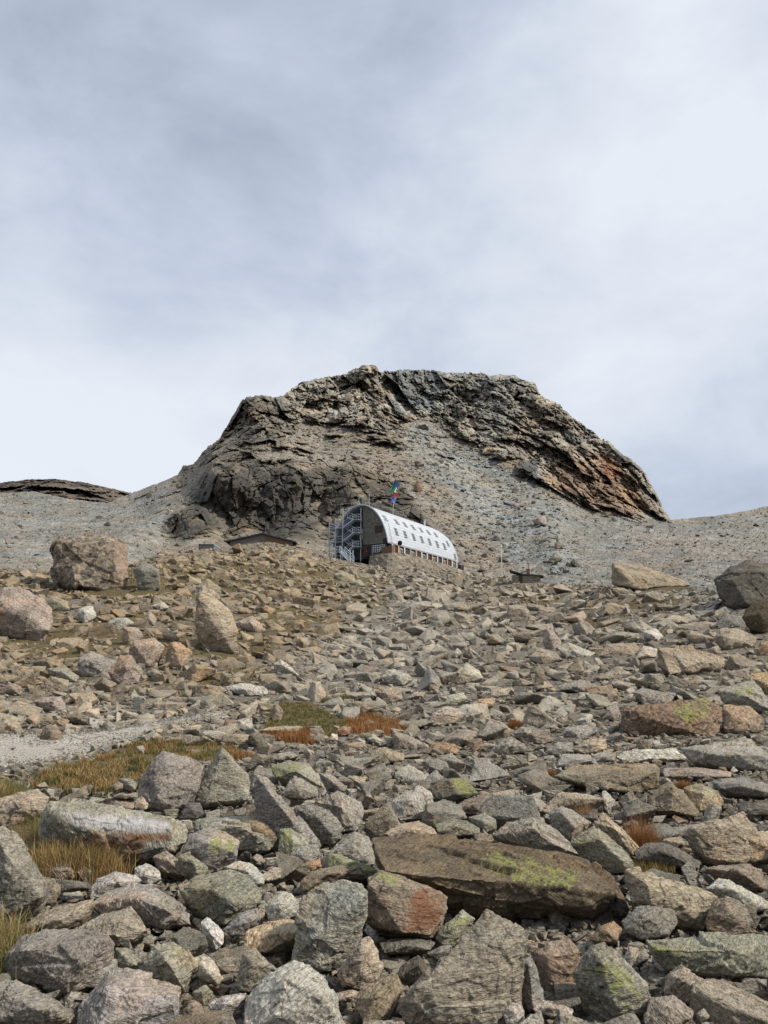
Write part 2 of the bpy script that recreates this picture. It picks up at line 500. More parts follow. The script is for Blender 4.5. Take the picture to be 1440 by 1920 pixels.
def build_mountain():
    nx, ny = 1500, 400
    px = np.linspace(-420, 1860, nx)
    top = lerp(SKY, px)
    cl = ((px > 335) & (px < 1262))
    q = np.stack([px, 0 * px, 0 * px], 1)
    jag = (2.2 * facets(q / 16.0 + .5, 9) + 1.7 * facets(q / 7.0 + .5, 10) + .5 * vnoise(q / 3.0, 4))
    wn = np.clip((px - 330) / 25, 0, 1) * np.clip((1268 - px) / 30, 0, 1)
    jg = (wn * jag * 1.1 + (1 - wn) * (.5 * vnoise(q / 5.0, 6) + .4 * vnoise(q / 17.0, 7)))
    bot = np.minimum(crest_y(px) + 22, 1125)
    X = np.repeat(px[None], ny, 0); rows_y = 1125 + (672 - 1125) * np.linspace(0, 1, ny)[:, None]
    top = top - jg
    Yp = np.clip(rows_y, top[None], bot[None])
    x, y = X.ravel(), Yp.ravel()
    D = np.exp(rbf(x, y))
    P = at(x, y, D)
    tops = np.repeat(top[None], ny, 0).ravel()
    ym = np.where((x > 345) & (x < 1258), np.maximum(y, tops + 12), y)
    P0 = P
    xw = x + 7 * vnoise(P0 * .07, 131) + 4 * vnoise(P0 * .25, 132); yw = ym + 6 * vnoise(P0 * .07, 133) + 4 * vnoise(P0 * .25, 134)
    cm = np.maximum(soft_mask(xw, yw, [CLIFF[0]], 7), soft_mask(xw, yw, [CLIFF[1]], 5))
    # outcrops of solid rock breaking through the upper scree
    oc = soft_mask(x, y, [[(520, 790), (760, 800), (770, 880), (840, 930), (860, 1000), (760, 930), (640, 880), (560, 880), (480, 870)], [(760, 780), (980, 850), (1000, 920), (900, 900), (800, 830)], [(250, 925), (345, 890), (360, 960), (320, 1000)]], 14)
    cm = np.maximum(cm, oc * np.clip(fbm(P0 * np.array([.05, .03, .09]), 4, 140) * 5 - .6, 0, .75))
    # relief: pushed along the sight distance so that ledges and gullies have real depth
    fade = np.clip((np.repeat(top[None], ny, 0).ravel() * 0 + y - np.repeat(top[None], ny, 0).ravel()) / 6, .3, 1)
    R = P * np.array([1.0, .36, 1.0])
    tilt = np.stack([R[:, 0] * .96 + R[:, 2] * .28, R[:, 1], -R[:, 0] * .28 + R[:, 2] * .96], 1)
    w = tilt + .8 * np.stack([vnoise(R * .12, 61), vnoise(R * .12, 62), vnoise(R * .12, 63)], 1)
    f1 = facets(w * np.array([1 / 17., 1 / 26., 1 / 38.]), 70)
    f2 = facets(w * np.array([1 / 7., 1 / 12., 1 / 13.]), 80)
    f3 = facets(w * np.array([1 / 3., 1 / 5., 1 / 4.5]), 90)
    f4 = facets(w * np.array([1 / 1.5, 1 / 2.5, 1 / 1.5]), 97)
    fv = facets(w * np.array([1 / 5., 1 / 9., 1 / 15.]), 99)
    rid = 1 - np.abs(fbm(w * np.array([1 / 34., 1 / 34., 1 / 60.]), 3, 95)) * 2
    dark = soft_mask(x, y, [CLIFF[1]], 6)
    dep = cm * (f1 * (8 - 4 * dark) + f2 * (5.0 - 2 * dark) + fv * (2.5 + 2.5 * dark) + f3 * 3.0 + f4 * 1.5 - rid * 7 * (1 - dark) - rid * 4.5 * dark) * (1 - .35 * dark)
    s3 = facets(P * np.array([.45, .3, .45]), 101); s4 = facets(P * np.array([1.1, .6, 1.1]), 111)
    dep = dep + (1 - cm) * (s3 * .9 + s4 * .75 + 5.0 * fbm(P * .03, 3, 121))
    # ledges: overhang between the dark cliff and the scree shelf above it
    D2 = D + dep * fade * np.clip(D / 250, .7, 1.4)
    lift = np.zeros(len(x))
    Q = at(x, y, D2); Q[:, 2] += (1 - cm) * (s4 * .25)
    # back side beyond the skyline so that the ridge is a solid thing
    rows = [Q.reshape(ny, nx, 3)]
    last = rows[0][-1]
    for dy, dz in ((6, .3), (25, -4), (80, -45), (220, -190)):
        r = last.copy(); r[:, 1] += dy; r[:, 2] += dz; rows.append(r[None])
    V = np.concatenate(rows, 0); NY = V.shape[0]
    colr = mtn_colour(x, np.where((x > 345) & (x < 1262), np.maximum(y, tops + 13), y), P)
    blk = 1 + (cm * (.42 * f2 + .40 * f3 + .22 * f4) + (1 - cm) * (.22 * s4 + .12 * s3))[:, None]  # per-block rock tone; pale lit facets and dark ones also put into the colour
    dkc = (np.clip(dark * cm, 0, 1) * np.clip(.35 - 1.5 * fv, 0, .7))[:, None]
    colr = np.clip(colr * np.clip(blk, .35, 1.8), .02, .6)
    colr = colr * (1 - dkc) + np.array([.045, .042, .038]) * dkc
    out_ = (np.clip(cm * oc, 0, 1) * .3)[:, None]
    colr = colr * (1 - out_) + np.array([.15, .125, .095]) * out_
    colr = np.concatenate([colr.reshape(ny, nx, 3)] + [colr.reshape(ny, nx, 3)[-1:]] * 4, 0).reshape(-1, 3)
    cmv = np.concatenate([cm.reshape(ny, nx)] + [cm.reshape(ny, nx)[-1:]] * 4, 0).reshape(-1, 1)
    i = np.arange(NY - 1)[:, None] * nx + np.arange(nx - 1)[None]
    Fc = np.stack([i, i + 1, i + nx + 1, i + nx], -1).reshape(-1, 4)
    m = NT('mountain_rock')
    tint = m.n('ShaderNodeAttribute', attribute_name='tint').outputs['Color']
    cf = m.n('ShaderNodeAttribute', attribute_name='cliff').outputs['Fac']
    tc = m.n('ShaderNodeTexCoord').outputs['Object']
    n1 = m.noise(tc, .35, 7, .7, .3)
    st = m.noise(m.mapping(tc, (.8, .5, .33), (.1, .30, 0)), 1.0, 6, .7, .3)
    cr = m.n('ShaderNodeTexVoronoi', feature='DISTANCE_TO_EDGE'); cr.inputs['Scale'].default_value = .16
    wv = m.n('ShaderNodeVectorMath', operation='ADD'); m.l(m.mapping(tc, (1, .8, .7), (0, .5, 0)), wv.inputs[0])
    m.l(m.noise(tc, .3, 4, .6, 0, 'Color'), wv.inputs[1]); m.l(wv.outputs[0], cr.inputs['Vector'])
    k = m.math('ADD', m.rng(n1, .3, .7, .62, 1.38), m.math('MULTIPLY', m.rng(st, .3, .7, -.35, .35), cf))
    c = m.mix(1.0, tint, m.mix(0.0, k, k), 'MULTIPLY')
    crust = m.noise(tc, .12, 6, .72, .4)
    c = m.mix(m.math('MULTIPLY', m.rng(crust, .54, .64, 0, .42), cf), c, (.05, .046, .04))
    turf = m.noise(tc, .09, 6, .75, .5)
    c = m.mix(m.math('MULTIPLY', m.rng(turf, .60, .66, 0, .4), cf), c, (.10, .105, .045))
    m.put(m.b.inputs['Base Color'], c)
    h = m.math('ADD', m.math('MULTIPLY', n1, 1.0), m.math('MULTIPLY', m.math('MULTIPLY', st, 1.2), cf))
    h = m.math('ADD', h, m.math('MULTIPLY', m.rng(cr.outputs['Distance'], 0, .1), .1))
    m.l(m.bump(h, .7, .9), m.b.inputs['Normal'])
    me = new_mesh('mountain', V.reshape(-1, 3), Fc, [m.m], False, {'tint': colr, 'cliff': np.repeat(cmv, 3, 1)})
    o = link('mountain', me)
    tag(o, kind='structure')
    return dict(P=Q.reshape(ny, nx, 3), x=X, y=Yp, cm=cm.reshape(ny, nx))


MT = build_mountain()


def build_far_hill():
    nx, ny = 500, 70
    px = np.linspace(-700, 420, nx)
    top = lerp([(-700, 925), (-300, 912), (0, 905), (50, 899), (100, 898), (160, 905), (200, 914), (240, 923), (300, 935), (420, 960)], px)
    q = np.stack([px, 0 * px, 0 * px], 1)
    top = top - .8 * facets(q / 12. + .5, 3) - .6 * vnoise(q / 4., 2)
    v = np.linspace(0, 1, ny)
    bot = top + 90
    X = np.repeat(px[None], ny, 0).ravel(); y = (bot[None] + (top - bot)[None] * v[:, None]).ravel()
    D = 1000 + 500 * np.repeat(v[:, None], nx, 1).ravel()
    P = at(X, y, D)
    D = D + 60 * facets(P / 90., 4) + 30 * facets(P / 35., 5) + 12 * facets(P / 12., 6)
    P = at(X, y, D)
    V = P.reshape(ny, nx, 3)
    b = V[-1].copy(); b[:, 1] += 60; b[:, 2] -= 30; b2 = b.copy(); b2[:, 1] += 500; b2[:, 2] -= 400
    V = np.concatenate([V, b[None], b2[None]], 0)
    i = np.arange(ny + 1)[:, None] * nx + np.arange(nx - 1)[None]
    Fc = np.stack([i, i + 1, i + nx + 1, i + nx], -1).reshape(-1, 4)
    m = NT('far_hill_rock')
    tc = m.n('ShaderNodeTexCoord').outputs['Object']
    n1 = m.noise(tc, .018, 7, .7, .4); n2 = m.noise(tc, .006, 4, .6, .5)
    c = m.mix(m.rng(n2, .42, .60), (.085, .068, .055), (.145, .115, .088))
    c = m.mix(1.0, c, m.mix(0.0, m.rng(n1, .3, .7, .6, 1.4), (1, 1, 1)), 'MULTIPLY')
    k = m.rng(n1, .3, .7, .55, 1.45)
    c = m.mix(1.0, c, m.mix(0.0, k, k), 'MULTIPLY')
    m.put(m.b.inputs['Base Color'], c)
    m.l(m.bump(n1, .8, 30), m.b.inputs['Normal'])
    tag(link('hill', new_mesh('hill', V.reshape(-1, 3), Fc, [m.m])), kind='structure')


build_far_hill()

# ------------------------------------------------------------------ near hillside (soil under the rocks)
GRASS = {
    'big': [(60, 1470), (90, 1440), (170, 1425), (200, 1408), (260, 1388), (330, 1386), (390, 1392), (455, 1405), (460, 1420), (380, 1425), (300, 1440), (270, 1475), (200, 1482), (110, 1475)],
    'left': [(10, 1548), (60, 1520), (100, 1560), (130, 1590), (215, 1620), (225, 1640), (130, 1640), (90, 1640), (60, 1600), (40, 1570)],
    'mid_green': [(500, 1320), (580, 1315), (625, 1340), (660, 1350), (650, 1375), (600, 1380), (500, 1370)],
    'mid_rust': [(650, 1348), (700, 1342), (760, 1356), (780, 1368), (700, 1380), (655, 1372)],
    'mid_red': [(485, 1378), (520, 1370), (575, 1372), (590, 1392), (540, 1396), (500, 1392)],
    'edge': [(-30, 1500), (0, 1470), (30, 1485), (10, 1505)],
    'edge_low': [(-60, 1740), (0, 1740), (25, 1760), (10, 1830), (-60, 1840)],
}
TURF = [[(-100, 1060), (120, 1075), (260, 1060), (400, 1035), (560, 1030), (640, 1070), (760, 1100), (700, 1150), (560, 1180), (520, 1260), (330, 1310), (250, 1250), (120, 1300), (-100, 1320)],
        [(940, 1090), (1200, 1098), (1340, 1100), (1330, 1130), (1200, 1150), (1130, 1190), (960, 1170)]]
PATH = [(-420, 1408, 46), (-100, 1406, 40), (0, 1404, 33), (90, 1400, 26), (160, 1391, 19), (230, 1378, 13), (290, 1362, 9), (350, 1350, 6), (430, 1336, 4)]


def path_dist(x, y):
    """<1 inside the footpath (picture-plane distance divided by half width)."""
    best = np.full(np.shape(x), 1e9)
    for (x0, y0, w0), (x1, y1, w1) in zip(PATH[:-1], PATH[1:]):
        dx, dy = x1 - x0, y1 - y0
        t = np.clip(((x - x0) * dx + (y - y0) * dy) / (dx * dx + dy * dy), 0, 1)
        d = np.hypot((x - x0 - t * dx) * .5, y - y0 - t * dy) / (w0 + t * (w1 - w0))
        best = np.minimum(best, d)
    return best


def turf_amount(x, y):
    P = surf(x, y)
    m = soft_mask(x + 12 * vnoise(P * .3, 1), y, TURF, 16)
    n = fbm(P * .22, 4, 33)
    return np.clip(m * (.55 + 1.3 * n), 0, 1)


def build_ground():
    nx, ny = 900, 420
    px = np.linspace(-420, 1860, nx)
    yc = crest_y(px)
    v = np.linspace(0, 1, ny)
    y = 3400 + (yc[None] - 3400) * (1 - (1 - v[:, None]) ** 1.9)
    X = np.repeat(px[None], ny, 0)
    x, yy = X.ravel(), y.ravel()
    P = surf(x, yy)
    Y = P[:, 1]
    sink = np.where(Y < 16, .22, .06)
    sink = np.interp(Y, [2, 12, 18, 30, 150], [.24, .24, .05, .05, .10])
    onp = path_dist(x, yy) < 1.05
    gr = np.zeros(len(x), bool)
    for p in GRASS.values(): gr |= inpoly(x, yy, p)
    sink = np.where(onp | gr, .03, sink)
    P[:, 2] += -sink + np.where(onp, 0, .05 * fbm(P * 1.2, 3, 5) * np.clip(Y / 20, .5, 3))
    V = P.reshape(ny, nx, 3)
    b = V[-1].copy(); b[:, 1] += 4; b[:, 2] -= .6
    b2 = V[-1].copy(); b2[:, 1] += 14; b2[:, 2] -= 4
    V = np.concatenate([V, b[None], b2[None]], 0)
    tf = turf_amount(x, yy)
    grm = soft_mask(x, yy, list(GRASS.values()), 8)
    tf = np.maximum(tf, grm)
    gr2 = np.clip(1.4 - path_dist(x, yy), 0, 1)
    A = np.stack([tf, gr2, 0 * tf], 1)
    A = np.concatenate([A.reshape(ny, nx, 3), A.reshape(ny, nx, 3)[-1:], A.reshape(ny, nx, 3)[-1:]], 0).reshape(-1, 3)
    i = np.arange(ny + 1)[:, None] * nx + np.arange(nx - 1)[None]
    Fc = np.stack([i, i + 1, i + nx + 1, i + nx], -1).reshape(-1, 4)
    # a wide apron behind and beside the camera
    nv = (ny + 2) * nx
    m = NT('hillside_soil')
    a = m.n('ShaderNodeAttribute', attribute_name='cover')
    sp = m.n('ShaderNodeSeparateColor'); m.l(a.outputs['Color'], sp.inputs[0])
    tc = m.n('ShaderNodeTexCoord').outputs['Object']
    n1 = m.noise(tc, 1.4, 8, .72, .2); n2 = m.noise(tc, .35, 5, .6, .5); n3 = m.noise(tc, 9, 5, .75)
    soil = m.mix(m.rng(n1, .35, .65), (.07, .055, .038), (.15, .125, .095))
    peb = m.n('ShaderNodeTexVoronoi'); peb.inputs['Scale'].default_value = 7.0; m.l(tc, peb.inputs['Vector'])
    pk = m.n('ShaderNodeSeparateColor'); m.l(peb.outputs['Color'], pk.inputs[0])
    stone = m.mix(pk.outputs[0], (.10, .088, .07), (.26, .235, .195))
    soil = m.mix(m.rng(n3, .42, .55), soil, stone)
    turf = m.mix(m.rng(n2, .4, .6), (.055, .055, .024), (.11, .075, .038))
    turf = m.mix(m.rng(n1, .35, .7), turf, m.mix(m.rng(n3, .4, .6), (.06, .05, .02), (.19, .14, .06)))
    c = m.mix(m.rng(m.math('ADD', sp.outputs[0], m.rng(n1, .3, .7, -.3, .3)), .3, .55), soil, turf)
    m.put(m.b.inputs['Base Color'], c)
    m.b.inputs['Roughness'].default_value = .95
    h = m.math('ADD', n1, m.math('MULTIPLY', n3, .4))
    m.l(m.bump(h, .9, .18), m.b.inputs['Normal'])
    tag(link('hillside', new_mesh('hillside', V.reshape(-1, 3), Fc, [m.m], True, {'cover': A})), kind='structure')
    # the valley floor: one sheet reaching past everything, and the slope behind the camera
    th = np.linspace(0, 2 * math.pi, 97)[:-1]
    rr = [0.01, 3, 12, 60, 400, 6000]; zz = [-.9, -.9, -1.4, -3, -14, -60]
    V = np.concatenate([np.stack([r * np.cos(th), r * np.sin(th), z + 0 * th], 1) for r, z in zip(rr, zz)], 0)
    k = len(th); i = np.arange(len(rr) - 1)[:, None] * k; j = np.arange(k)[None]; j2 = (j + 1) % k
    Fc = np.stack([i + j, i + k + j, i + k + j2, i + j2], -1).reshape(-1, 4)
    tag(link('ground', new_mesh('ground', V, Fc, [m.m], True, {'cover': np.zeros((len(V), 3))})), kind='structure')
    # the footpath: a trodden gravel sheet a few millimetres proud of the soil
    cx = []; n = 260
    pp = np.array(PATH, float)
    t = np.linspace(0, 1, n); seg = np.concatenate([[0], np.cumsum(np.hypot(np.diff(pp[:, 0]), np.diff(pp[:, 1]) * 2))]); seg /= seg[-1]
    X = np.interp(t, seg, pp[:, 0]); Yc = np.interp(t, seg, pp[:, 1]); W = np.interp(t, seg, pp[:, 2])
    k = 25; s = np.linspace(-1, 1, k)
    gx = np.repeat(X[:, None], k, 1); gy = Yc[:, None] + s[None] * W[:, None] * 1.02
    e = np.abs(s)[None] ** 6
    gy = gy + e * np.sign(s)[None] * 3.5 * vnoise(np.stack([gx.ravel() / 14, s[None].repeat(n, 0).ravel() * 3, gx.ravel() * 0], 1), 3).reshape(n, k)
    Q = surf(gx.ravel(), gy.ravel())
    Q[:, 2] += .02 - .10 * np.repeat(np.abs(s)[None], n, 0).ravel() ** 8 + .02 * fbm(Q * 1.5, 3, 9)
    i = np.arange(n - 1)[:, None] * k + np.arange(k - 1)[None]
    Fc = np.stack([i, i + k, i + k + 1, i + 1], -1).reshape(-1, 4)
    m = NT('path_gravel')
    tc = m.n('ShaderNodeTexCoord').outputs['Object']
    v1 = m.n('ShaderNodeTexVoronoi'); v1.inputs['Scale'].default_value = 16.0; m.l(tc, v1.inputs['Vector'])
    sc = m.n('ShaderNodeSeparateColor'); m.l(v1.outputs['Color'], sc.inputs[0])
    n1 = m.noise(tc, 1.2, 5, .6)
    c = m.mix(sc.outputs[0], (.22, .20, .17), (.42, .395, .35))
    c = m.mix(m.rng(n1, .42, .62, 0, .8), c, (.34, .305, .25))
    m.put(m.b.inputs['Base Color'], c)
    m.l(m.bump(v1.outputs['Distance'], .7, .05), m.b.inputs['Normal'])
    tag(link('path', new_mesh('path', Q, Fc, [m.m], True)), kind='structure')


build_ground()
# ------------------------------------------------------------------ rocks
COL = dict(grey=(.27, .252, .225), tan=(.345, .285, .215), brown=(.20, .158, .118), dark=(.125, .117, .105), pale=(.42, .40, .365), white=(.46, .45, .425),
           pink=(.325, .268, .225), green=(.25, .243, .188), blue=(.27, .263, .25), orange=(.36, .225, .135), dkbrown=(.10, .078, .055), purple=(.235, .20, .175),
           umber=(.155, .125, .092), red=(.20, .115, .085), slate=(.17, .168, .16))
COL = {k: tuple(np.array(v) * np.array([1.06, 1.02, .93])) for k, v in COL.items()}
COL = {k: tuple(np.array(v) * .76 + np.array([.29, .262, .215]) * (.24 if k not in ('umber', 'dark', 'dkbrown') else .0) + (0 if k not in ('umber', 'dark', 'dkbrown') else .24) * np.array(v)) for k, v in COL.items()}
REG = {'A': (0, 1380, 2.769), 'B': (460, 1380, 2.769), 'C': (920, 1380, 2.769), 'L': (0, 980, 2.769), 'M': (500, 1040, 2.88), 'R': (920, 980, 2.769), 'P': (0, 0, 1)}
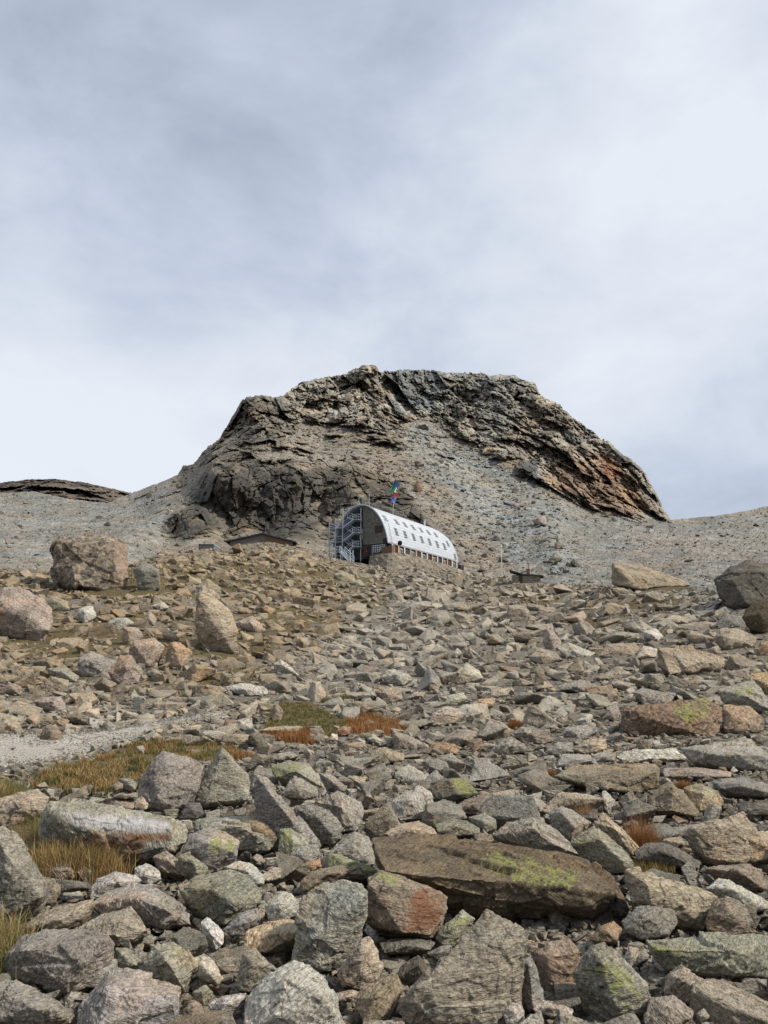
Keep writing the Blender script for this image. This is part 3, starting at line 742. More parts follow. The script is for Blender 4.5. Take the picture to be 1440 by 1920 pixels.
# region | colour | kind | label | outline | front ridge points | options (t thickness, g grain, y distance, s painted faces)
ROCKS = """
A|grey|boulder|large rounded speckled grey boulder cut off by the left edge beside the dry grass|-60,460 30,465 90,520 140,600 155,680 230,760 235,830 200,890 100,960 20,1000 -80,1000|60,760 210,830 20,600|t.7
A|grey|boulder|long flat boulder with bluish top and rust front carrying the small cairn|215,400 255,335 380,340 560,370 720,385 880,420 960,470 975,560 930,620 760,660 600,700 480,650 330,560 230,520|300,410 480,495 700,500 890,475 900,600|t.45 paintR:370,520;480,500;700,505;880,510;890,540;730,560;740,660;600,700;480,640;400,570 paintB:330,395;700,420;890,450;870,500;560,490;380,470
A|brown|stone|broad lowest stone of the small cairn on the flat boulder|550,330 600,315 700,325 715,350 690,378 600,380 560,365|600,345|t.8 y8.85
A|grey|stone|flat middle stone of the small cairn on the flat boulder|575,300 640,280 715,295 720,320 650,325 590,318|640,305|t.8 y8.9
A|brown|stone|dark rounded stone near the top left of the small cairn|565,265 610,235 640,245 640,270 600,282|600,255|t1 y8.9
A|grey|stone|angular topmost stone of the small cairn|610,215 680,220 715,245 700,280 645,270|670,240|t.9 y8.95
A|pale|stone|pale stone leaning on the right side of the small cairn|690,330 740,315 770,355 760,380 700,380|735,345|t.8 y8.9
A|grey|boulder|broad standing grey boulder right behind the small cairn|715,330 720,230 780,140 840,70 900,100 960,110 1010,120 1060,160 1040,230 1010,300 960,360 880,390 760,370|790,180 860,150 820,330|t.5
A|grey|slab|tall pointed upright slab with a shaded left face|1000,330 1030,250 1090,150 1150,55 1210,110 1270,180 1300,220 1290,330 1200,350 1060,370|1150,75 1110,200 1070,345|t.6
B|grey|slab|long dark edged slab leaning down to the right beside the upright pointed slab|30,280 50,200 110,215 170,300 250,400 350,520 390,570 350,600 200,500 60,380|120,290 220,420 330,560|t.4
A|purple|boulder|flat topped brown boulder near the bottom left corner|25,1130 110,1040 230,1005 400,1000 540,1010 590,1060 585,1200 500,1270 380,1325 270,1290 60,1250 25,1200|110,1110 300,1155 440,1175 545,1060|t.75
A|grey|boulder|rounded grey boulder wedged under the flat topped brown boulder in the corner|-60,1290 60,1265 160,1300 300,1370 400,1450 370,1500 200,1520 -40,1480|150,1400 300,1440|t.6
A|blue|boulder|smooth blue grey block with straight front edge at the bottom|400,1495 420,1400 560,1240 620,1215 850,1260 945,1295 945,1400 940,1560 400,1560|545,1350 900,1395 560,1330 520,1500|t.8
A|tan|slab|thin leaf shaped tan slab tilted above the brown corner boulder|100,1000 200,920 330,880 480,850 490,870 430,940 350,985 180,1010|300,950|t.5
A|purple|slab|brown layered slab ending in a yellow lichen streak|400,1000 520,930 680,885 740,960 770,1010 700,1060 620,1085 540,1010|620,960 600,1040|t.7
A|grey|boulder|broad sloping grey boulder below the dry grass and pale blocks|480,880 560,820 700,760 800,780 900,840 990,920 1000,980 850,1000 740,960 680,890 540,930|700,840 860,900|t.8
A|green|boulder|greenish grey boulder with a small yellow lichen spot|930,780 1000,730 1080,720 1190,690 1280,720 1350,800 1360,870 1260,920 1160,980 1060,930 980,860|1100,800 1200,870|t.8
A|white|stone|white stone touching the top of the greenish grey boulder|1165,680 1240,645 1310,665 1370,720 1370,770 1310,770 1240,720|1280,700|t.7
A|white|stone|egg shaped white stone standing on end|1040,970 1075,935 1120,970 1160,1030 1150,1090 1120,1110 1060,1040|1090,1020|t.9
A|blue|slab|blue grey slab lying just right of the egg shaped white stone|1155,1010 1240,920 1340,890 1355,950 1290,990 1200,1040|1250,970|t.6
A|grey|boulder|blocky mottled grey boulder behind the smooth blue grey block|745,1180 800,1080 900,1060 960,1100 1020,1190 980,1260 960,1330 800,1260|850,1150 900,1220|t.8
A|green|rock|green grey rock touching the right side of the flat topped brown boulder|585,1200 595,1095 660,1100 740,1180 790,1250 620,1220|650,1150|t.8
A|grey|rock|smooth pale greenish rock with curved top left of the leaning tan slab|1230,1270 1260,1130 1320,1095 1400,1170 1440,1210 1350,1260 1290,1330 1240,1320|1310,1180|t.8
A|pale|rock|pale wedge shaped rock beside the mottled grey boulder|1000,1160 1060,1130 1110,1170 1160,1260 1130,1290 1030,1260|1060,1200|t.8
A|pink|rock|pinkish pointed rock at the right foot of the long flat boulder|790,630 860,595 920,640 975,690 960,730 880,700 820,690|870,640|t.8
A|green|rock|green grey cracked rock right of the pinkish pointed rock|920,630 980,600 1060,660 1080,690 1040,745 990,710|1000,660|t.7
A|pale|slab|pale greenish slab casting a dark gap under its left end|470,800 500,740 600,700 700,720 740,750 660,790 540,840 470,850|570,760|t.7
A|white|rock|white tilted rock below the rust front of the long flat boulder|700,690 760,655 830,700 840,745 770,775 700,740|760,720|t.8
A|pink|rock|small pinkish block sitting in the dry grass|235,700 290,660 350,655 385,700 385,740 310,760 250,740|300,695 360,700|t.9
A|grey|boulder|grey boulder with yellow lichen patch below the upright pointed slab|980,520 1080,470 1170,500 1240,540 1230,620 1080,720 1010,640 950,600|1080,560 1200,600|t.7 paintG:1100,510;1200,520;1230,590;1100,650;1080,570
A|grey|boulder|wide layered boulder in front of the upright pointed slab|1010,440 1120,420 1280,420 1400,440 1440,500 1400,590 1330,600 1230,580 1170,500 1010,490|1250,470 1340,520|t.7
A|pale|stone|small pale stone nestled right of the mottled grey boulder|1085,1400 1150,1350 1280,1330 1285,1350 1230,1410 1130,1470|1170,1390|t.8
A|brown|stone|small rusty stone right of the smooth blue grey block|945,1430 990,1370 1050,1390 1060,1440 1000,1500 950,1480|1000,1420|t.9
A|green|stone|small green grey stone above the rusty stone at the bottom|1000,1330 1070,1290 1110,1330 1060,1400 1010,1370|1050,1330|t.9
A|dark|stone|dark rounded stone between cairn and upright pointed slab|940,400 980,350 1040,345 1060,400 1020,430 950,430|1000,380|t.8
A|tan|boulder|tan slab at the left edge behind the dry grass tufts|-60,330 100,290 200,270 260,320 230,390 130,410 30,470 -60,460|100,350|t.5
P|umber|boulder|largest dark overhanging boulder with black underside in the foreground|693,1570 760,1567 860,1570 930,1585 1010,1603 1095,1609 1140,1640 1165,1690 1145,1725 1130,1755 1070,1765 960,1735 870,1700 800,1665 712,1625|720,1632 920,1690 1006,1680 1100,1700 1155,1672|t.5 lean half y6.72 paintG:900,1590;1010,1610;1100,1640;1060,1680;930,1650
B|brown|boulder|boulder with a bright rust coloured right face under the dark overhang|615,970 640,740 700,700 860,740 960,775 1050,830 1055,900 1010,980 960,1040 820,1030 690,1000|830,780 850,870 820,1025 640,760|t.8 y6.0 paintR:845,860;900,800;970,790;1040,840;1010,960;940,1020;825,1020 paintG:640,700;780,720;820,800;760,790
B|blue|slab|broad grey slab with blue grey top and brown striped end|260,930 300,830 400,770 500,745 600,760 645,800 640,900 590,960 480,1080 400,1220 330,1190 240,1170 250,1060 330,1000|635,835 430,1000 340,1060|t.6
B|tan|slab|tan slab resting across the end of the broad blue grey slab|-10,1090 0,1020 100,970 250,960 330,985 340,1040 220,1080 100,1130 10,1110|120,1030 300,1020|t.7
B|pale|boulder|big speckled pale boulder cut off by the bottom edge|0,1560 10,1360 60,1300 160,1210 250,1170 340,1190 420,1260 460,1330 480,1400 520,1500 520,1560|230,1270 400,1350 150,1450|t.7
P|purple|slab|large smooth purple grey slab leaning below the dark overhanging boulder|745,1886 785,1846 821,1806 857,1763 886,1734 911,1707 944,1720 980,1745 985,1790 978,1830 968,1870 940,1925 860,1930 760,1930|782,1850 830,1890 850,1910 930,1800|t.35
B|tan|rock|tan wedge shaped rock below the rust faced boulder|470,1260 500,1180 560,1110 600,1050 650,1035 700,1120 710,1190 680,1260 600,1310 500,1310|600,1120 600,1230|t.8
B|brown|rock|dark rounded rock with pale lichen left of the purple grey slab|555,1380 600,1310 700,1260 780,1230 810,1300 790,1400 700,1470 620,1490|680,1340|t.8
B|dark|slab|thin level slab in the gap below the rust faced boulder|690,1070 760,1055 900,1050 990,1070 960,1110 850,1115 720,1130|850,1085|t.6
B|green|rock|mossy green rock above the purple grey slab|985,1050 1040,970 1130,900 1190,950 1100,1050 1030,1090|1080,990|t.7 paintG:1030,980;1130,920;1160,960;1050,1060
B|slate|stone|small dark stone between the mossy green rock and the purple grey slab|940,1130 1010,1090 1075,1080 1060,1120 990,1160|1010,1120|t.8
B|pink|slab|small flat pinkish slab left of the dark rounded rock|460,1340 560,1315 600,1330 560,1370 480,1380|530,1350|t.8
B|slate|rock|slate grey rock standing left of the light grey wedge|235,610 290,570 380,560 390,610 340,670 250,690|300,620|t.8
B|orange|stone|small orange brown stone under the slate grey rock|260,700 330,640 390,640 400,680 350,700|340,670|t.8
B|pale|stone|pale round stone resting on the broad blue grey slab|95,880 170,810 240,810 290,880 280,930 190,965 120,960|180,870|t.9
B|grey|slab|grey slab tilted down to the right into the dark gap|250,380 300,340 440,380 520,480 490,530 450,560 380,510 290,440|380,430 450,510|t.5
B|grey|boulder|wide smooth grey boulder behind the tilted slabs|360,340 480,290 600,340 615,400 580,490 510,500 430,400|500,370|t.6
B|grey|rock|light grey wedge shaped rock left of the dark overhanging boulder|440,600 500,540 570,500 640,520 690,620 670,670 560,680 450,640|560,580|t.7
B|green|slab|narrow lichen green slab below the light grey wedge|430,600 520,630 640,680 700,710 640,740 500,760 430,670|540,680|t.6 paintG:430,600;700,700;690,740;430,680
B|brown|slab|brown layered slab above the broad blue grey slab|285,760 340,710 480,670 600,690 620,720 500,740 380,780 300,810|440,710|t.7
B|grey|rock|rounded grey rock in front of the boulder with bright lichen top|190,300 250,200 310,230 370,270 380,310 300,330 200,310|260,260|t.7
B|grey|boulder|grey boulder with bright yellow green lichen on its top|130,160 220,130 330,140 390,210 390,260 280,230 160,220|260,180|t.7 paintG:130,150;290,140;300,210;140,225
B|grey|slab|narrow grey slab pointing right beside the bright lichen boulder|380,190 440,190 530,270 510,290 440,270|450,235|t.7
B|dark|boulder|dark boulder with a lichen covered right end above the overhang|950,280 960,240 1080,215 1140,220 1210,300 1160,320 1080,330 1000,330|1060,230 1100,300|t.7 paintG:1070,215;1140,215;1220,300;1120,325
B|pale|boulder|pale humped boulder left of the dark lichen ended boulder|750,340 820,290 900,260 960,290 990,370 920,430 800,440 760,400|850,330|t.7
B|brown|slab|slab with brown underside right above the dark overhang|1050,380 1130,340 1260,300 1330,330 1340,380 1200,410 1090,400|1200,350|t.7
B|grey|rock|grey rock resting on the top edge of the dark overhang|1155,420 1240,400 1300,430 1310,480 1250,500 1200,470|1230,440|t.8
B|brown|boulder|low brown boulder lying in the middle of the rubble|640,120 650,80 720,60 830,90 825,130 700,135|730,90|t.7
B|orange|boulder|rounded orange boulder in the middle of the rubble field|930,95 960,50 1020,25 1090,40 1110,75 1100,92 1000,95|1020,55|t.8
B|green|slab|lichen green slab behind the top edge of the dark overhang|980,460 1060,430 1150,440 1220,480 1220,510 1090,520 1000,500|1100,470|t.7
B|tan|slab|tan slab just above the left end of the dark overhang|720,510 780,460 900,440 970,470 1000,510 900,525 760,525|860,480|t.7
B|green|rock|lichen spotted rock in the gap under the long leaning slab|170,600 180,480 240,480 330,540 330,570 240,640 190,620|250,550|t.7 paintG:180,480;240,485;250,560;200,560
B|brown|boulder|brown rounded boulder left of the long leaning slab|-20,440 60,400 150,470 170,530 140,590 60,560 -20,540|70,480|t.7
C|green|boulder|egg shaped boulder covered in bright yellow green lichen|420,1240 480,1150 520,1090 590,1070 650,1140 740,1230 810,1300 840,1370 800,1440 700,1470 600,1420 500,1320|560,1160 690,1300 640,1380|t.45 paintG:600,1170;680,1180;800,1350;760,1460;640,1440;580,1330;640,1270;500,1260;470,1200
C|green|slab|long greenish slab reaching the right edge near the bottom|805,1060 960,1035 1200,1040 1440,1015 1560,1030 1560,1240 1440,1255 1300,1215 1100,1200 960,1190 900,1210 830,1140|850,1110 1000,1115 1250,1110|t.35 paintG:830,1090;1000,1110;980,1190;860,1170
C|tan|boulder|tan boulder wedged under the long greenish slab|895,1330 910,1230 990,1190 1070,1240 1170,1310 1165,1370 1050,1400 960,1370|980,1260 1100,1330|t.7
C|purple|rock|brownish rock touching the lower right of the lichen covered boulder|800,1460 830,1360 950,1350 1060,1430 1050,1460 900,1520 800,1500|920,1400|t.7
C|brown|rock|brown wedge shaped rock between purple grey slab and lichen boulder|210,1120 300,1060 410,1045 470,1120 420,1200 380,1300 330,1330 290,1250 240,1170|290,1150 440,1130|t.7
C|slate|slab|thin upright striped stone between two brown rocks near the bottom|135,1170 205,1140 240,1200 275,1380 260,1420 200,1430 170,1380|200,1190 220,1400|t.8
C|white|stone|lumpy speckled white stone lying below the thin upright stone|210,1410 260,1370 400,1385 435,1400 425,1450 330,1460 230,1440|320,1410|t.7
C|white|stone|rounded pale stone at the lower right foot of the purple grey slab|60,1440 100,1370 150,1375 175,1430 170,1500 80,1500|120,1430|t.8
C|slate|rock|dark striped lens shaped rock right of the dark overhang|680,960 750,890 860,870 960,890 975,960 920,1030 780,1050 700,1010|820,950|t.7
C|tan|boulder|large tan brown boulder with flaked surface right of the dark overhang|705,700 770,690 900,740 1100,790 1190,830 1140,930 1110,1010 1000,980 960,890 860,870 780,880 720,860|820,780 830,870 1000,880|t.5
C|purple|boulder|rounded brown grey boulder against the flaked tan boulder|1115,960 1150,870 1220,820 1300,850 1360,960 1340,1020 1240,1050 1130,1010|1220,880 1280,960|t.7
C|pale|slab|pale smooth slab sloping behind the rounded brown grey boulder|1110,790 1180,730 1230,740 1330,800 1430,860 1440,900 1330,900 1220,830|1260,800|t.6
C|brown|boulder|brown boulder above the pale smooth slab near the right edge|1110,690 1200,670 1330,665 1400,700 1440,760 1430,800 1330,760 1200,730|1280,700|t.6
C|pink|boulder|big pinkish grey cube like boulder near the right edge|1010,500 1050,470 1200,430 1310,390 1360,440 1400,490 1290,530 1280,600 1330,660 1150,670 1080,610 1020,550|1050,490 1120,640 1250,470|t.6
C|tan|boulder|tan boulder cut off by the right edge beside the cube like one|1290,540 1340,490 1440,490 1560,540 1560,620 1360,650 1310,640|1350,540|t.6
C|dark|boulder|mossy dark humped rock below the tall rust coloured grass tuft|740,600 800,550 900,545 1000,590 1090,660 1080,690 900,670 760,640|900,600|t.6
C|grey|boulder|dark faced boulder left of the small rust grass tuft|300,400 370,360 430,390 520,450 440,500 420,540 340,470|370,400 430,470|t.6
C|green|slab|diagonal greenish slab with lichen beside the rust grass tufts|420,560 460,490 560,470 640,540 720,620 760,690 700,710 620,680 540,640|560,530 680,640|t.5 paintG:440,550;480,530;660,640;620,680
C|tan|slab|pale tan slab leaning left of the tall rust grass tuft|535,450 580,395 620,420 700,500 770,580 740,620 680,550 600,500|640,480|t.6
C|grey|boulder|bluish grey boulder behind the right half of the dark overhang|10,520 80,450 220,415 330,480 440,580 470,620 380,625 240,600 80,540|220,480 350,570|t.5
C|brown|rock|pyramid shaped brown rock with shaded left face|820,330 870,270 930,240 1020,310 1085,400 1070,420 960,400 850,390|945,265 950,320 935,390|t.8
C|tan|boulder|tan boulder right behind the pyramid shaped rock|1000,270 1090,240 1170,280 1215,340 1190,370 1080,390 1040,330|1110,300|t.6
C|brown|boulder|broad square cut block with sharp vertical edge in the right middle|330,210 400,190 450,150 560,140 860,145 880,180 875,260 780,290 700,270 610,280 540,240|595,205 603,275 860,185|t.6
C|grey|slab|left end piece of the row of flat slabs above the square cut block|345,130 370,90 520,100 525,130 420,160 350,155|430,120|t.8
C|grey|slab|short middle piece of the row of flat slabs above the square cut block|525,100 560,85 650,90 650,130 530,135|590,110|t.8
C|pale|slab|long right piece of the row of flat slabs above the square cut block|650,110 700,80 960,65 1020,120 900,135 700,140|850,115|t.7
C|pink|slab|low pinkish slab right of the square cut block|890,190 900,165 1100,165 1260,190 1250,215 900,215|1000,180|t.8
C|grey|boulder|wide layered outcrop slab at the right edge above the pinkish slab|990,70 1080,50 1260,40 1560,60 1560,170 1440,180 1200,160 1050,130|1150,90 1400,100|t.5
C|grey|slab|flat grey slab at the right edge below the layered outcrop|1140,230 1300,215 1440,250 1560,270 1560,320 1300,310 1180,280|1300,260|t.6
C|dark|rock|dark rock at the right edge above the pinkish cube like boulder|1310,390 1380,345 1500,350 1500,400 1350,415|1380,375|t.7
C|dark|stone|small dark stone jammed right of the dark overhanging boulder|620,900 650,830 700,850 720,900 690,940 640,900|670,880|t.8
C|brown|stone|mossy stone wedged under the right tip of the dark overhang|510,1060 560,990 640,960 680,1000 660,1060 590,1070|600,1010|t.8
C|grey|stone|oval grey stone right above the lichen covered egg boulder|690,1160 720,1090 770,1100 770,1170 720,1200|730,1140|t.8
C|tan|boulder|tan spreading boulder above the dark overhang and left of the dark faced boulder|250,390 360,290 500,300 600,330 520,350 380,350 300,400|400,320|t.6
R|tan|boulder|large wedge shaped boulder on the right skyline with shaded left end|630,320 635,205 700,205 860,250 1000,295 1050,325 900,350 760,345|645,230 770,345 850,290 900,330|t.5
R|dark|boulder|huge dark smooth boulder at the right edge of the skyline|1160,300 1250,230 1350,195 1440,210 1540,260 1560,420 1440,450 1310,460 1230,430 1180,370|1250,290 1400,260 1330,420|t.7
R|dkbrown|boulder|dark reddish rounded boulder at the right edge under the huge dark one|1305,490 1360,420 1440,380 1540,400 1560,560 1440,580 1350,550|1400,480|t.7
R|slate|rock|slate grey rock at the foot of the huge dark boulder|1170,520 1220,470 1330,490 1310,550 1180,550|1240,500|t.7
R|tan|boulder|tan green block below the reddish rounded boulder|1160,600 1190,550 1280,545 1380,590 1370,650 1220,660|1200,590 1330,620|t.7
R|orange|rock|orange brown rock at the right edge near the tan green block|1380,660 1400,620 1500,600 1500,680 1400,690|1430,640|t.7
R|tan|boulder|long wedge shaped slab with dark left face on the right slope|855,740 870,650 1040,650 1180,680 1280,740 1180,760 1060,790 940,800|880,665 960,715 1080,725 930,790|t.5
R|pink|rock|low pinkish rock left of the long wedge shaped slab|565,690 600,630 750,620 775,650 740,690 620,705|650,660|t.7
R|pale|slab|pale flat slab touching the left end of the long wedge shaped slab|745,710 790,640 870,650 860,700|810,680|t.8
R|brown|rock|brown rock beneath the pale flat slab on the right slope|765,770 780,720 850,710 860,770 800,780|810,740|t.8
R|pink|rock|tall narrow standing rock in the middle of the right slope|270,620 290,550 330,560 370,620 360,670 300,670|305,570 330,660|t.7
R|pale|slab|pale flat slab right of the tall narrow standing rock|340,650 400,620 540,680 530,700 400,700|440,670|t.7
R|grey|rock|rounded grey rock below the tall narrow standing rock|195,700 250,650 340,670 370,710 260,740|270,690|t.7
R|grey|rock|squared block on the slope below the dark roofed shelter|80,500 90,430 180,420 200,460 190,510 110,515|100,445 180,450|t.9
R|brown|boulder|wide boulder with bright green lichen on its shoulder at the right|680,1080 680,960 770,950 900,940 1100,910 1200,960 1200,1060 1180,1120 1080,1110 860,1120 740,1100|700,975 900,1010 1000,1080 1080,1000|t.6 paintG:950,960;1100,900;1150,930;1130,1000;1020,1060;950,1010
R|tan|boulder|brown tan boulder right against the wide green lichen boulder|1200,940 1340,950 1420,1020 1410,1080 1300,1100 1210,1090|1250,1000|t.7
R|green|boulder|lichen topped boulder at the right edge above the brown tan boulder|1180,870 1350,815 1400,860 1440,930 1500,1000 1340,960 1220,930|1330,900|t.6 paintG:1250,860;1350,840;1400,900;1280,920
R|grey|slab|grey slab lying behind the wide green lichen boulder|730,880 790,860 960,890 940,940 790,940|780,890|t.7
R|grey|slab|flat grey slab above the row of flat slabs|355,1110 380,1060 540,1040 560,1080 480,1120|400,1080|t.7
R|brown|rock|brown and grey rock left of the flat grey slab|120,1110 180,1070 310,1070 320,1130 250,1150|210,1100|t.7
R|grey|rock|upright grey rock left of the wide green lichen boulder|590,1010 600,960 650,940 680,1000 640,1030|625,980|t.8
R|pink|rock|reddish brown rock below the flat grey slab|430,1180 480,1130 600,1120 600,1180 480,1200|520,1150|t.7
R|slate|rock|blue grey rock left of the reddish brown rock|280,1190 340,1140 430,1140 430,1190 330,1210|360,1170|t.7
R|tan|boulder|tan boulder at the right edge below the orange brown rock|1320,810 1350,780 1440,770 1540,790 1540,900 1430,890 1380,840|1400,820|t.6
R|pale|rock|pale green rock between the standing rock and the huge dark boulder|780,560 860,550 895,590 870,615 810,600|840,580|t.8
R|tan|slab|tan slab tilted below the mossy crest left of the big wedge boulder|370,500 480,455 500,490 470,520|450,490|t.8
R|brown|rock|reddish cracked rock below the rounded grey rock|225,840 230,770 270,755 290,820 240,845|250,790|t.8
R|grey|slab|long low grey slab in the middle of the right rubble|340,850 470,815 570,850 500,880 370,870|450,850|t.7
R|pale|rock|small pale square block below the long low grey slab|450,920 455,880 510,880 515,920|480,895|t.9
R|grey|boulder|grey split block on the far scree, upper of two|330,125 350,60 390,75 370,120 345,135|350,80|t.8 y215
R|slate|boulder|dark based block on the far scree, lower of two|290,200 340,145 375,185 320,210|330,170|t.8 y185
P|red|boulder|dark reddish block high on the scree behind the curved hut|775,912 783,900 791,903 792,918 783,924 776,918|785,908|t.8 y258
P|grey|boulder|grey block on the grey scree stream below the summit cliff|801,838 805,826 816,828 817,836 808,840|808,832|t.9 y345
P|tan|boulder|pale block at the foot of the middle cliff on the scree|903,850 908,840 925,838 934,844 930,851 915,852|915,845|t.8 y350
P|grey|boulder|shadowed boulder pair stone beside the far scree cliff foot|996,975 1003,966 1020,967 1027,975 1024,985 1008,984|1010,972|t.8 y240
L|pink|boulder|largest lichen covered boulder on the left skyline with reddish right side|270,290 270,130 300,85 460,60 600,75 660,120 665,200 655,370 560,370 480,365 340,335 290,310|290,120 590,100 600,230 560,275 430,335 575,275|t.7 lich
L|slate|boulder|dark grey block right beside the largest lichen covered boulder|690,240 740,200 830,240 835,340 780,365 715,340|730,250 820,260|t.7
L|pink|boulder|big pinkish boulder with flat tilted face at the left edge|-80,440 20,340 100,330 230,380 275,450 275,540 215,630 150,610 0,560 -80,540|20,430 100,455 190,565 250,560|t.6
L|green|boulder|lichen green boulder leaning on the big pinkish one at the left|215,420 250,370 350,410 365,455 260,460|290,410|t.8
L|tan|slab|tall leaning slab standing on the left slope|1010,560 1020,370 1060,320 1120,380 1200,450 1220,570 1245,660 1230,700 1130,660 1060,610|1035,400 1130,470 1190,640|t.5
L|green|boulder|greenish rock behind the top of the tall leaning slab|1000,380 1020,330 1080,290 1150,340 1140,400 1060,400|1080,330|t.7
L|white|rock|white rock right of the lichen green boulder on the left|395,470 420,440 480,435 510,490 440,520|440,460|t.8
L|pale|rock|pale low rock right of the white rock on the left slope|545,530 590,495 660,495 700,520 600,560|620,510|t.8
L|pink|rock|pink grey rock above the large tan block on the left slope|625,590 640,540 720,545 745,590 680,640|660,560|t.8
L|tan|boulder|large tan block with flat top at the centre of the left slope|665,660 700,610 800,595 860,640 830,690 760,760 700,720|700,640 810,640 770,740|t.8
L|pink|boulder|pinkish cracked boulder right of the large tan block|860,740 880,620 940,620 1000,670 950,740 940,770|900,640 940,740|t.7
L|grey|boulder|rounded grey boulder left of the cracked pale one on the left slope|400,790 420,700 470,665 560,700 640,740 560,810 430,800|470,720|t.8
L|pink|boulder|cracked pale boulder in front of the large tan block|560,780 620,690 680,680 745,770 720,830 640,850|650,740|t.8
L|grey|boulder|flat grey boulder left of the rounded grey boulder|235,760 330,740 410,800 400,830 310,815|330,780|t.8
L|pink|rock|small pointed pink rock below the dark grey block on the left|740,510 775,450 815,500 800,535|775,490|t.8
L|pink|boulder|broad flat boulder above the left end of the footpath|170,930 230,905 320,900 345,985 290,990|270,930|t.7
L|brown|rock|squat brown rock at the upper edge of the footpath|205,1110 240,1050 290,1045 330,1100 310,1140 250,1145|260,1080|t.8
L|tan|boulder|tan boulder at the left edge just above the footpath|-60,1070 0,1000 100,1040 130,1090 0,1100|50,1050|t.7
L|pink|rock|reddish spotted rock near the left edge above the footpath|20,880 40,820 120,860 110,900|60,860|t.8
L|pale|slab|large pale flat slab right of the footpath bend|1165,850 1250,830 1380,850 1390,890 1300,900 1180,870|1270,865|t.7
L|pink|rock|pinkish rock right of the tall leaning slab|1215,520 1310,480 1380,560 1340,575 1250,540|1300,520|t.7
L|grey|rock|square grey block beside the small orange block|1220,1070 1230,1020 1310,1010 1315,1080|1250,1035|t.9
L|orange|rock|small orange block on the rubble above the grass|1155,1070 1170,1020 1220,1030 1210,1075|1180,1040|t.9
L|tan|rock|tan rock above the pinkish cracked boulder|840,580 880,555 935,600 900,620|880,585|t.8
L|grey|rock|grey rock at the upper side of the footpath bend|940,900 960,860 1000,870 985,915|965,885|t.8
L|slate|rock|small flat bluish rock below the large tan block|755,780 800,755 850,790 780,800|800,775|t.8
L|grey|rock|small cubic grey rock below the tall leaning slab|1075,740 1090,710 1130,715 1130,750|1100,725|t.9
L|pale|slab|pale flat slab below the dark grey block on the left slope|780,430 850,410 880,440 830,455|830,430|t.8
L|brown|boulder|low brown boulder above the footpath left of its bend|330,1010 400,980 490,1020 470,1050 380,1040|400,1010|t.8
M|green|boulder|green grey boulder below the stone terrace of the hut|360,110 400,85 470,110 480,150 400,150|410,105|t.8
M|green|boulder|flat greenish boulder touching the green grey one below the hut|440,150 500,130 540,170 480,175|490,150|t.8
M|grey|boulder|large rounded grey boulder in the middle below the hut|860,340 900,305 970,300 1000,350 940,390 880,385|920,330|t.8
M|pale|boulder|pale boulder with a dark hollow beneath in the centre of the rubble|620,660 650,620 760,640 790,670 740,710 660,690|700,650|t.8
M|tan|slab|flat slab below the pale boulder with the dark hollow|580,740 600,710 720,720 740,780 660,800|650,750|t.7
M|tan|boulder|large smooth humped boulder right of the rusty grass|870,910 890,860 960,820 1040,830 1080,860 1000,910 900,930|960,860|t.8
M|pale|slab|light slab leaning on top of the smooth humped boulder|960,810 980,760 1060,745 1085,775 1000,815|1020,780|t.8
M|pale|boulder|light pointed boulder standing over two upright stones|1000,680 1030,630 1080,580 1150,630 1170,670 1080,680 1030,700|1070,640|t.8
M|grey|rock|upright striped stone under the light pointed boulder|1060,740 1075,690 1150,690 1140,740|1090,710|t.8
M|tan|slab|long flat slab right of the smooth humped boulder|1090,830 1130,780 1240,770 1230,810 1120,840|1170,800|t.7
M|tan|slab|tan slab tilted above the long flat slab in the middle|1205,760 1250,720 1320,720 1300,760 1220,770|1260,740|t.7
M|grey|slab|thin slanting slab right of the flat slab in the middle|750,780 800,740 860,740 840,765|810,760|t.7
M|brown|rock|pointed brown stone standing at the left edge of the green turf|15,860 50,800 90,840 80,900 30,900|50,830|t.8
M|pink|rock|pinkish rock just above the rusty grass|640,850 700,810 735,840 700,870|690,840|t.8
M|pale|slab|long pale slab lying down the slope left of the centre|30,590 70,560 130,610 180,660 120,640|90,600|t.6
M|grey|boulder|wide mottled boulder left of the big square cut block|1210,1060 1240,1010 1320,980 1400,1030 1430,1060 1300,1080|1300,1020|t.7
M|grey|boulder|grey boulder behind the wide mottled one on the right|1330,960 1380,930 1440,930 1500,980 1420,1020|1400,960|t.7
M|brown|rock|squared brownish rock right of the rounded orange boulder|1080,1050 1080,1000 1160,990 1170,1040 1120,1060|1110,1010|t.8
M|grey|rock|pointed grey rock on the middle slope above the light pointed boulder|985,545 1030,505 1060,530 1020,560|1020,530|t.8
M|pale|slab|long pale slab left of the centre above the lichen topped boulder|10,1110 40,1080 130,1060 180,1090 100,1110|100,1085|t.7
M|red|rock|reddish rock just below the left end of the rusty grass|380,950 410,925 460,930 450,970 400,980|420,945|t.8
M|white|stone|small white stone beside the reddish rock near the rusty grass|340,1000 350,965 385,970 385,1005|360,980|t.9
M|pink|rock|pink tan block in the centre left of the smooth humped boulder top|880,740 880,700 935,700 930,750|900,720|t.8
"""


